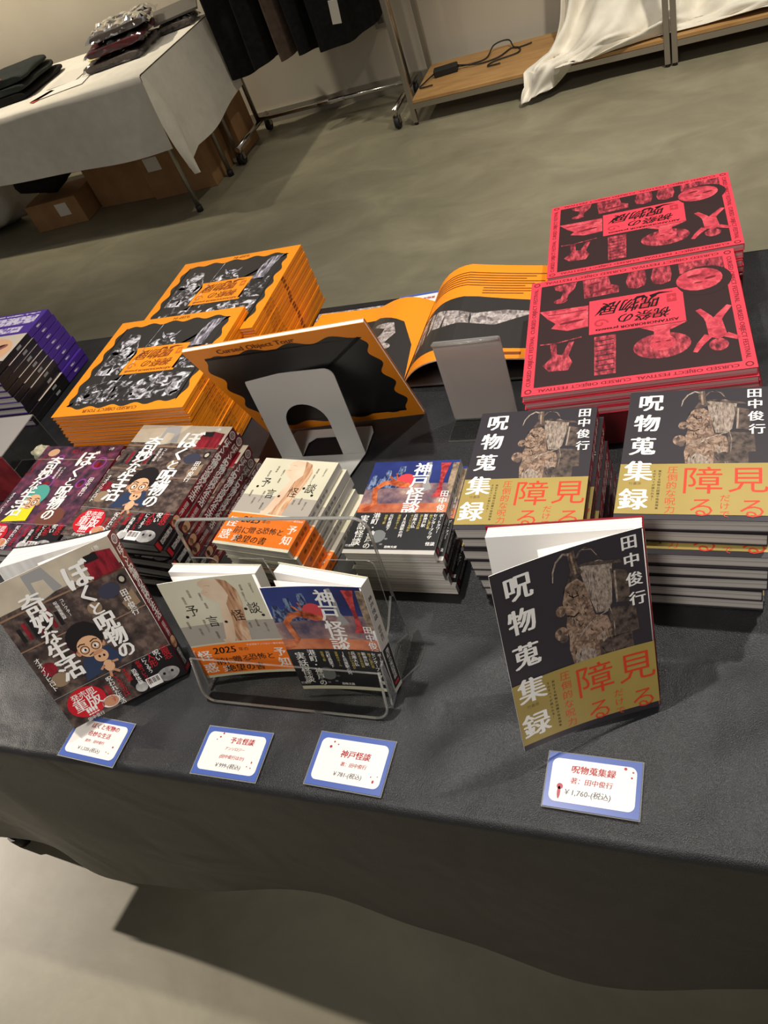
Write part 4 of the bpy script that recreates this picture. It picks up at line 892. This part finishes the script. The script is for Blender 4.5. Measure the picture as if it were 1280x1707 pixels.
# ------------------------------------------------------------------ clear case with figure at the left edge
c_ = thing('display_case', 'clear box with a red printed card and a pale lump, at the table left', 'display case', (-1.118, .705, T), (0, 0, math.radians(2)))
plate('top_panel', rrect(.11, .10, .002, 2), (0, 0, .100), (1, 0, 0), (0, 1, 0), .002, c_, M_ACRG)
for sx in (-1, 1): plate('side_panel', [(-.05, 0), (.05, 0), (.05, .10), (-.05, .10)], (sx*.055, 0, 0.0005), (0, 1, 0), (0, 0, 1), .002, c_)
plate('back_panel', [(-.055, 0), (.055, 0), (.055, .10), (-.055, .10)], (0, .05, .0005), (1, 0, 0), (0, 0, 1), .002, c_)
mb = MB(); mb.box((-.054, -.052, .0005), (.054, -.0495, .098), M_CASERED); obj('printed_front', mb.mesh('printed_front'), c_)
def lumpy(name, r, m, sc=(1, 1, 1), seed=0, amp=.3, fr=2.0, sub=3):
    mb = MB(); bmesh.ops.create_icosphere(mb.bm, subdivisions=sub, radius=1)
    for v in mb.bm.verts:
        d = 1 + amp*noise.noise(v.co*fr + Vector((seed, 0, 0))); v.co = Vector((v.co.x*sc[0], v.co.y*sc[1], v.co.z*sc[2]))*r*d
    for f in mb.bm.faces: f.smooth = True
    mb.mi(m); return mb.mesh(name)
o = obj('small_figurine', lumpy('small_figurine', .015, M_STONE, (1.1, .9, .8), 4, .5, 2.4), None, (-1.040, .705, T + .060)); tag(o, 'pale crumbly lump of a figurine beside the clear box', 'figurine')
mb = MB(); mb.tube([(0, 0, 0), (0, 0, .05)], [.018, .013], M_SPBLACK, 12); o = obj('figurine_stand', mb.mesh('figurine_stand'), None, (-1.040, .705, T)); tag(o, 'small dark stand under the pale lump beside the clear box', 'stand')

# ------------------------------------------------------------------ white clothing table at the back left
BX1, BY0, BY1 = -2.34, 3.25, 4.02; BT = T - .025
t2 = thing('folding_table', 'folding table under the white cloth by the back wall', 'table', (BX1, BY0, 0))
mb = MB(); mb.box((-1.95, .015, BT-.035), (-.012, BY1-BY0-.01, BT-.004), M_TABLEBD); obj('tabletop', mb.mesh('tabletop'), t2)
for lx, ly in ((-.055, .02), (-.03, .38), (-.03, .52), (-1.85, .02), (-1.85, .70)):
    mb = MB(); mb.tube([(lx, ly, .02), (lx, ly, BT-.035)], .013, M_STEEL, 8); lg = obj('leg', mb.mesh('leg'), t2)
    mb = MB(); mb.tube([(lx, ly, 0), (lx, ly, .03)], .017, M_RUBBER, 8); obj('leg_cap', mb.mesh('leg_cap'), lg)
def white_cloth():
    mb = MB(); xs = [BX1 - 1.98*(1-i/70) for i in range(71)]
    # top plus front fall
    rows = []
    for k in range(13):
        f = 1 - k/12
        rows.append([(x, BY0 - .008 - .02*f + .012*math.sin(x*8)*f, BT - .008 - f*(.30 - .02*math.sin(x*3))) for x in xs])
    for k in range(20): rows.append([(x, BY0 + (BY1-BY0)*k/19, BT + .0015*noise.noise((x*6, k*.4, 0))) for x in xs])
    mb.grid(rows, M_LINEN)
    # right fall
    rows = []
    for k in range(13):
        f = k/12
        rows.append([(BX1 + .006 + .02*f + .012*math.sin(y*11)*f, y, BT - .004 - f*(.36 + .14*(y-BY0)/(BY1-BY0)*0 + .03*math.sin(y*4) + .06*max(0, 1-(y-BY0)/.15))) for y in [BY0 + (BY1-BY0)*i/26 for i in range(27)]])
    mb.grid(rows, M_LINEN)
    # folded corner hanging down as a point
    rows = []
    for k in range(13):
        f = k/12; s = .02 + .13*math.sin(min(1, f*1.15)*PI*.62)*(1 - f**3)
        rows.append([(BX1 + .012 + .03*f + .03*math.sin(j/8*PI)*f, BY0 - .012 + (j/8 - .35)*s, BT - .004 - f*.455) for j in range(9)])
    mb.grid(rows, M_LINEN)
    return mb.mesh('tablecloth')
o = obj('tablecloth', white_cloth()); tag(o, 'white cloth draped over the clothing table by the back wall', 'tablecloth')
def carton(name, x, y, w, d, h, rot, label, tape=True, open_=False, lab=None):
    r = thing(name, label, 'box', (x, y, 0), (0, 0, math.radians(rot)), 'cardboard boxes under the white table')
    mb = MB(); mb.box((-w/2, -d/2, 0), (w/2, d/2, h), M_CARDB); obj('carton', mb.mesh('carton', .003), r)
    for s in (-1, 1):
        mb = MB(); mb.box((-w/2, min(0, s*d/2), h), (w/2, max(0, s*d/2) - (.002 if s > 0 else 0), h+.003), M_CARDB); obj('flap', mb.mesh('flap'), r)
    if lab: mb = MB(); mb.box((lab[0], -d/2-.001, lab[1]), (lab[0]+lab[2], -d/2-.0002, lab[1]+lab[3]), M_CARD); obj('paper_label', mb.mesh('paper_label'), r)
    return r
carton('cardboard_box', -2.62, 3.66, .40, .26, .26, 2, 'cardboard box with white label behind the front leg of the white table', lab=(-.16, .15, .09, .07))
carton('cardboard_box', -3.03, 3.72, .40, .30, .30, -3, 'tall plain cardboard box in the middle under the white table')
carton('cardboard_box', -3.44, 3.55, .36, .24, .15, 4, 'low cardboard box with a paper label under the dark bag', lab=(.02, .06, .08, .07))
carton('cardboard_box', -2.55, 3.97, .34, .22, .28, 0, 'cardboard box farthest back under the right end of the white table')
o = obj('dark_bag', lumpy('dark_bag', 1, M_FABK, (.20, .14, .10), 2, .25, 2.2), None, (-3.47, 3.55, .275)); tag(o, 'dark soft bag lying on the low cardboard box', 'bag')
o = obj('white_sack', lumpy('white_sack', 1, M_LINEN2, (.26, .20, .22), 9, .35, 1.6), None, (-4.02, 3.62, .20)); tag(o, 'pale cloth sack slumped on the floor under the white table', 'sack')

def slab(name, w, d, h, m, seed, wob=.012, fold=True):
    """folded garment: rounded slab with soft wrinkles"""
    mb = MB(); N = 14; rows = []
    for k in range(N+1):
        v = -1 + 2*k/N; row = []
        for j in range(24):
            t = 2*PI*j/24; cx_, cz = math.cos(t), math.sin(t)
            e = lambda q, p: math.copysign(abs(q)**p, q)
            x = e(cx_, .35)*w/2; z = e(cz, .7)*h/2 + h/2; y = v*d/2
            q = noise.noise((x*9 + seed, y*9, z*20)); x += wob*q; z += wob*.6*noise.noise((x*7, y*7 + seed, 3))*(1 if z > h*.3 else .1)
            sh = 1 - .12*max(0, abs(v) - .8)/.2; row.append((x*sh, y + wob*noise.noise((x*8, seed, 5)), max(0.0005, z)))
        rows.append(row)
    V = mb.grid(rows, m, True, True)
    for row in (V[0][::-1], V[-1]): mb.bm.faces.new(row).material_index = 0
    return mb.mesh(name)
for i, (lab, m) in enumerate((('black folded shirt at the bottom of the pile on the white table', M_FABK), ('dark folded shirt in the middle of the pile on the white table', M_FAGR), ('dark folded shirt on top of the pile on the white table', M_FAGR))):
    r = thing('folded_shirt', lab, 'shirt', (-3.36 + .01*i, 3.62 - .012*i, BT + .003 + .036*i), (0, 0, math.radians(4 + 3*i)), 'folded shirts on the white table')
    obj('shirt_body', slab('shirt_body', .42 - .03*i, .40 - .04*i, .030, m, i*3.1), r)
    if i == 2: mb = MB(); mb.box((.02, -.16, .035), (.055, -.15, .0365), mat('red_tag', (200, 70, 50), .5)); obj('neck_tag', mb.mesh('neck_tag'), r)
def wrap_mesh(w, d, h, seed):
    mb = MB(); N = 22; rows = []
    for i in range(N+1):
        row = []
        for j in range(N+1):
            u, v = -1+2*i/N, -1+2*j/N; edge = max(abs(u), abs(v)); z = h*(1 if edge < .8 else max(.05, (1-edge)/.2))
            q = noise.noise((u*5+seed, v*5, 0))*.016 + abs(noise.noise((u*11, v*11+seed, 2)))*.016
            row.append((u*w/2*(1.06 + .05*noise.noise((v*4, seed, 1))), v*d/2*(1.06 + .05*noise.noise((u*4, seed, 1))), max(.002, z + q)))
        rows.append(row)
    mb.grid(rows, M_WRAP, False); return mb.mesh('plastic_bag')
for i, (x, y, z, w, d, m, rt, lab) in enumerate(((-2.68, 3.70, .0, .34, .34, M_FAGY, 8, 'grey garment in crinkled plastic at the bottom of the wrapped pile'), (-2.67, 3.71, .052, .32, .32, M_FAMR, 14, 'maroon garment in crinkled plastic in the middle of the wrapped pile'), (-2.65, 3.74, .104, .32, .30, M_FAGY, 20, 'grey garment in crinkled plastic on top of the wrapped pile'), (-2.47, 3.93, .0, .20, .16, M_FAGY, 12, 'small wrapped grey garment behind the plastic pile'))):
    r = thing('wrapped_garment', lab, 'wrapped clothing', (x, y, BT + .003 + z), (0, 0, math.radians(rt)), 'garments in plastic on the white table')
    obj('folded_cloth', slab('folded_cloth', w, d, .030, m, i*5.3), r); obj('plastic_bag', wrap_mesh(w, d, .034, i*2.7), r)
for (x, y, w, d, rt, m, nm, lab) in ((-2.93, 3.42, .30, .12, 12, M_PAPER, 'paper_sheet', 'white paper sheet at the front edge of the white table'), (-3.02, 3.38, .05, .13, -30, mat('red_paper', (206, 80, 62), .6), 'paper_strip', 'red paper strip on the white table'), (-2.90, 3.90, .10, .26, -20, mat('yellow_paper', (222, 214, 110), .6), 'paper_sheet', 'yellow paper sheet behind the wrapped garments'), (-2.98, 3.60, .18, .24, 6, M_CARD, 'paper_sheet', 'white paper beside the dark folded shirts')):
    mb = MB(); mb.box((-w/2, -d/2, 0), (w/2, d/2, .0012), m); o = obj(nm, mb.mesh(nm), None, (x, y, BT + .003), (0, 0, math.radians(rt))); tag(o, lab, 'paper', 'papers on the white table')
mb = MB(); mb.box((-.12, -.09, 0), (.12, .09, .012), mat('grey_plastic', (92, 88, 84), .5)); o = obj('clipboard', mb.mesh('clipboard', .003), None, (-2.47, 3.95, BT+.06), (math.radians(8), 0, math.radians(25))); tag(o, 'grey flat board behind the wrapped garments', 'board')

# ------------------------------------------------------------------ clothes rack
RX0, RX1, RY = -2.335, -1.425, 4.06
r = thing('clothes_rack', 'chrome rolling clothes rack with dark garments by the back wall', 'clothes rack', (RX0, RY, 0)); L_ = RX1 - RX0
for x in (0, L_):
    mb = MB(); mb.tube([(x, 0, .09), (x, 0, 1.52)], .0125, M_CHROME, 12); obj('pole', mb.mesh('pole'), r)
    mb = MB(); mb.tube([(x, -.33, .085), (x, .12, .085)], .0135, M_CHROME, 12); ft = obj('foot_bar', mb.mesh('foot_bar'), r)
    for y in (-.31, .10):
        mb = MB(); mb.tube([(x-.012, y, .03), (x+.012, y, .03)], .028, M_RUBBER, 14); mb.tube([(x, y, .05), (x, y, .085)], .010, M_STEEL, 8); mb.box((x-.017, y-.012, .028), (x-.013, y+.012, .062), M_STEEL); mb.box((x+.013, y-.012, .028), (x+.017, y+.012, .062), M_STEEL); obj('caster', mb.mesh('caster'), r)
mb = MB(); mb.tube([(0, 0, .10), (L_, 0, .10)], .0115, M_CHROME, 12); mb.tube([(.42*L_, 0, .10), (.60*L_, 0, .10)], .0145, M_CHROME, 12); obj('lower_rail', mb.mesh('lower_rail'), r)
mb = MB(); mb.tube([(-.04, 0, 1.52), (L_+.04, 0, 1.52)], .0125, M_CHROME, 12); obj('top_rail', mb.mesh('top_rail'), r)
def garment(x, wid, zb, m, yaw, seed, lab, slv=.0):
    g = thing('hanging_garment', lab, 'garment', (x, RY, 0), (0, 0, math.radians(yaw)), 'garments hanging on the rack')
    mb = MB(); rows = []; zt = 1.40; n = 26
    for k in range(n+1):
        f = k/n; z = zt + (zb - zt)*f; w = wid*(.30 + .70*min(1, f*6)) if f < .17 else wid*(1 + .04*f); row = []
        for j in range(40):
            t = 2*PI*j/40; th = .022 + .018*f
            px = math.cos(t)*w/2; py = math.sin(t)*th + +.014*f*math.sin(px*34 + seed + 2*f) + .01*noise.noise((px*9, z*5, seed))
            row.append((px, py, z + .018*math.sin(px*9 + seed)*f**4))
        rows.append(row)
    mb.grid(rows, m, True, True); obj('garment_body', mb.mesh('garment_body'), g)
    for s in (-1, 1):
        mb = MB(); mb.tube([(s*wid*.40, 0, 1.36), (s*wid*.56, .01, 1.22), (s*wid*.60, .015, 1.06)], [.05, .065, .062], m, 12); obj('sleeve', mb.mesh('sleeve'), g)
    mb = MB(); mb.tube([(0, 0, 1.40), (0, 0, 1.47)] + [(.022*math.sin(q) , 0, 1.518 - .022*math.cos(q) + .018) for q in [0.2*k for k in range(0, 13)]], .0025, M_STEEL, 6); mb.tube([(-wid*.38, 0, 1.36), (0, 0, 1.41), (wid*.38, 0, 1.36)], .005, M_STEEL, 6); obj('hanger', mb.mesh('hanger'), g)
garment(RX0 + .19, .40, .37, M_FABK, 40, 0.0, 'long black garment nearest the left pole of the rack')
garment(RX0 + .33, .44, .40, M_FABK, 62, 1.3, 'black garment second from the left pole of the rack')
garment(RX0 + .46, .42, .39, M_FABR, 66, 2.1, 'brown garment hanging between the black ones')
garment(RX0 + .58, .44, .38, M_FABK, 60, 3.7, 'black garment hanging just right of the brown one')
garment(RX0 + .70, .44, .38, M_FABK, 58, 4.9, 'black garment with a white tag, rightmost on the rack')
mb = MB(); mb.box((-.022, -.002, .10), (.022, .002, .20), M_CARD); o = obj('hang_tag', mb.mesh('hang_tag'), bpy.data.objects['hanging_garment.004'], (-.15, -.085, .38), (math.radians(6), math.radians(8), math.radians(-50))); o['label'] = 'white paper tag'

# ------------------------------------------------------------------ low steel shelf units with boards
def shelf_unit(x0, x1, lab):
    s = thing('shelf_unit', lab, 'shelf', (x0, 3.735, 0), (0, 0, 0), 'steel shelf units by the back wall'); W = x1 - x0; Dp = .42
    for x in (0, W-.024):
        for y in (0, Dp):
            mb = MB(); mb.box((x, y, .012), (x+.024, y+.024, 1.75), M_STEEL); p = obj('post', mb.mesh('post', .002), s)
            mb = MB(); mb.tube([(x+.012, y+.012, 0), (x+.012, y+.012, .014)], .010, M_RUBBER, 10); obj('foot', mb.mesh('foot'), p)
    for z in (.075, 1.70):
        for nm, a_, b_2 in (('front_rail', (.024, 0, z), (W-.024, .018, z+.024)), ('back_rail', (.024, Dp+.004, z), (W-.024, Dp+.022, z+.024)), ('side_rail', (.004, .024, z), (.02, Dp, z+.024)), ('side_rail', (W-.02, .024, z), (W-.004, Dp, z+.024))):
            mb = MB(); mb.box(a_, b_2, M_STEEL); obj(nm, mb.mesh(nm), s)
        mb = MB(); mb.box((.021, .003, z+.0245), (W-.021, Dp+.02, z+.040), M_WOOD); obj('shelf_board', mb.mesh('shelf_board', .0015), s)
shelf_unit(-1.345, -.163, 'steel shelf unit with wooden bottom board and power adapter on it')
shelf_unit(-.157, 1.05, 'steel shelf unit right of the twin posts, its board under white cloth')
# white cloth spilling off the shelves
def lerp3(rows, nu, nv):
    def cr(p0, p1, p2, p3, t): return 0.5*((2*p1) + (p2-p0)*t + (2*p0-5*p1+4*p2-p3)*t*t + (3*p1-p0-3*p2+p3)*t**3)
    def samp(P, n):
        P = [Vector(p) for p in P]; out = []
        for k in range(n+1):
            f = k/n*(len(P)-1); i = min(int(f), len(P)-2); t = f-i
            out.append(cr(P[max(0, i-1)], P[i], P[i+1], P[min(len(P)-1, i+2)], t))
        return out
    R1 = [samp(r, nu) for r in rows]; cols = [samp([R1[k][i] for k in range(len(R1))], nv) for i in range(nu+1)]
    return [[cols[i][j] for i in range(nu+1)] for j in range(nv+1)]
rows = [[(-.58, 4.10, .95), (-.30, 4.08, .95), (.1, 4.10, .95), (.7, 4.1, .95)],
        [(-.60, 4.04, .52), (-.28, 4.00, .50), (.1, 4.02, .52), (.7, 4.02, .5)],
        [(-.63, 3.98, .22), (-.36, 3.90, .26), (.05, 3.98, .24), (.7, 3.98, .22)],
        [(-.70, 3.85, .130), (-.44, 3.78, .17), (.0, 3.86, .15), (.7, 3.88, .14)],
        [(-.765, 3.715, .105), (-.54, 3.705, .145), (-.10, 3.78, .138), (.7, 3.80, .13)],
        [(-.80, 3.655, .012), (-.66, 3.675, .05), (-.30, 3.745, .128), (.7, 3.765, .122)]]
G = lerp3(rows, 90, 60)
for j, row in enumerate(G):
    for i, p in enumerate(row):
        u, v = i/90, j/60
        a_ = .050*math.sin(u*34 + 5*noise.noise((u*3, v*2, 0)) - v*6)*math.sin(min(1, v*3)*PI/2)*(1 - .75*max(0, v-.75)/.25) + .040*noise.noise((u*9, v*5, 2)) + .018*math.sin(u*60 + v*22 + 3*noise.noise((u*6, v*6, 7)))*min(1, v*3)*(1-.6*v)
        p.y -= a_*.7; p.z = max(.006 if v > .86 and u < .35 else .1235 if v > .5 else .1, p.z + a_*.5)
mb = MB(); mb.grid([[tuple(p) for p in row] for row in G], M_LINEN)
o = obj('draped_cloth', mb.mesh('draped_cloth')); so = o.modifiers.new('t', 'SOLIDIFY'); so.thickness = .002
tag(o, 'crumpled white cloth spilling off the steel shelves to the floor', 'cloth')
# power adapter with cables, wall outlet
p_ = thing('power_adapter', 'black power adapter with coiled cable on the wooden shelf board', 'power adapter', (-1.20, 3.985, .1155), (0, 0, math.radians(8)))
mb = MB(); mb.box((-.06, -.026, 0), (.06, .026, .034), M_RUBBER); obj('adapter_body', mb.mesh('adapter_body', .006), p_)
def cable(name, pts, par, rad=.0035):
    P = [[p] for p in pts]; G2 = lerp3([pts, pts], 40, 1)[0]; mb = MB(); mb.tube(G2, rad, M_RUBBER, 6); return obj(name, mb.mesh(name), par)
cable('cable', [(.06, 0, .015), (.13, .01, .006), (.20, .03, .006), (.24, .10, .03), (.31, .11, .03), (.34, .05, .006), (.42, .05, .006)], p_)
cable('cable', [(.06, .006, .02), (.16, -.02, .006), (.26, -.01, .006), (.32, .06, .006), (.36, .03, .006), (.35, -.03, .006), (.24, -.05, .006), (.21, -.09, .006), (.27, -.10, .006)], p_)
cable('plug_lead', [(-.06, 0, .015), (-.10, -.06, .01), (-.125, -.11, .006), (-.06, -.12, .006)], p_)
mb = MB(); mb.box((-.036, -.008, -.06), (.036, 0, .06), mat('outlet_grey', (150, 142, 130), .5)); pl = obj('wall_outlet', mb.mesh('wall_outlet', .003), None, (-1.56, 4.279, .37)); tag(pl, 'grey wall outlet plate behind the clothes rack', 'outlet')
for z in (-.025, .02):
    mb = MB(); mb.box((-.016, -.0095, z-.012), (.016, -.0082, z+.012), mat('outlet_dark', (90, 84, 76), .5)); obj('socket', mb.mesh('socket'), pl)
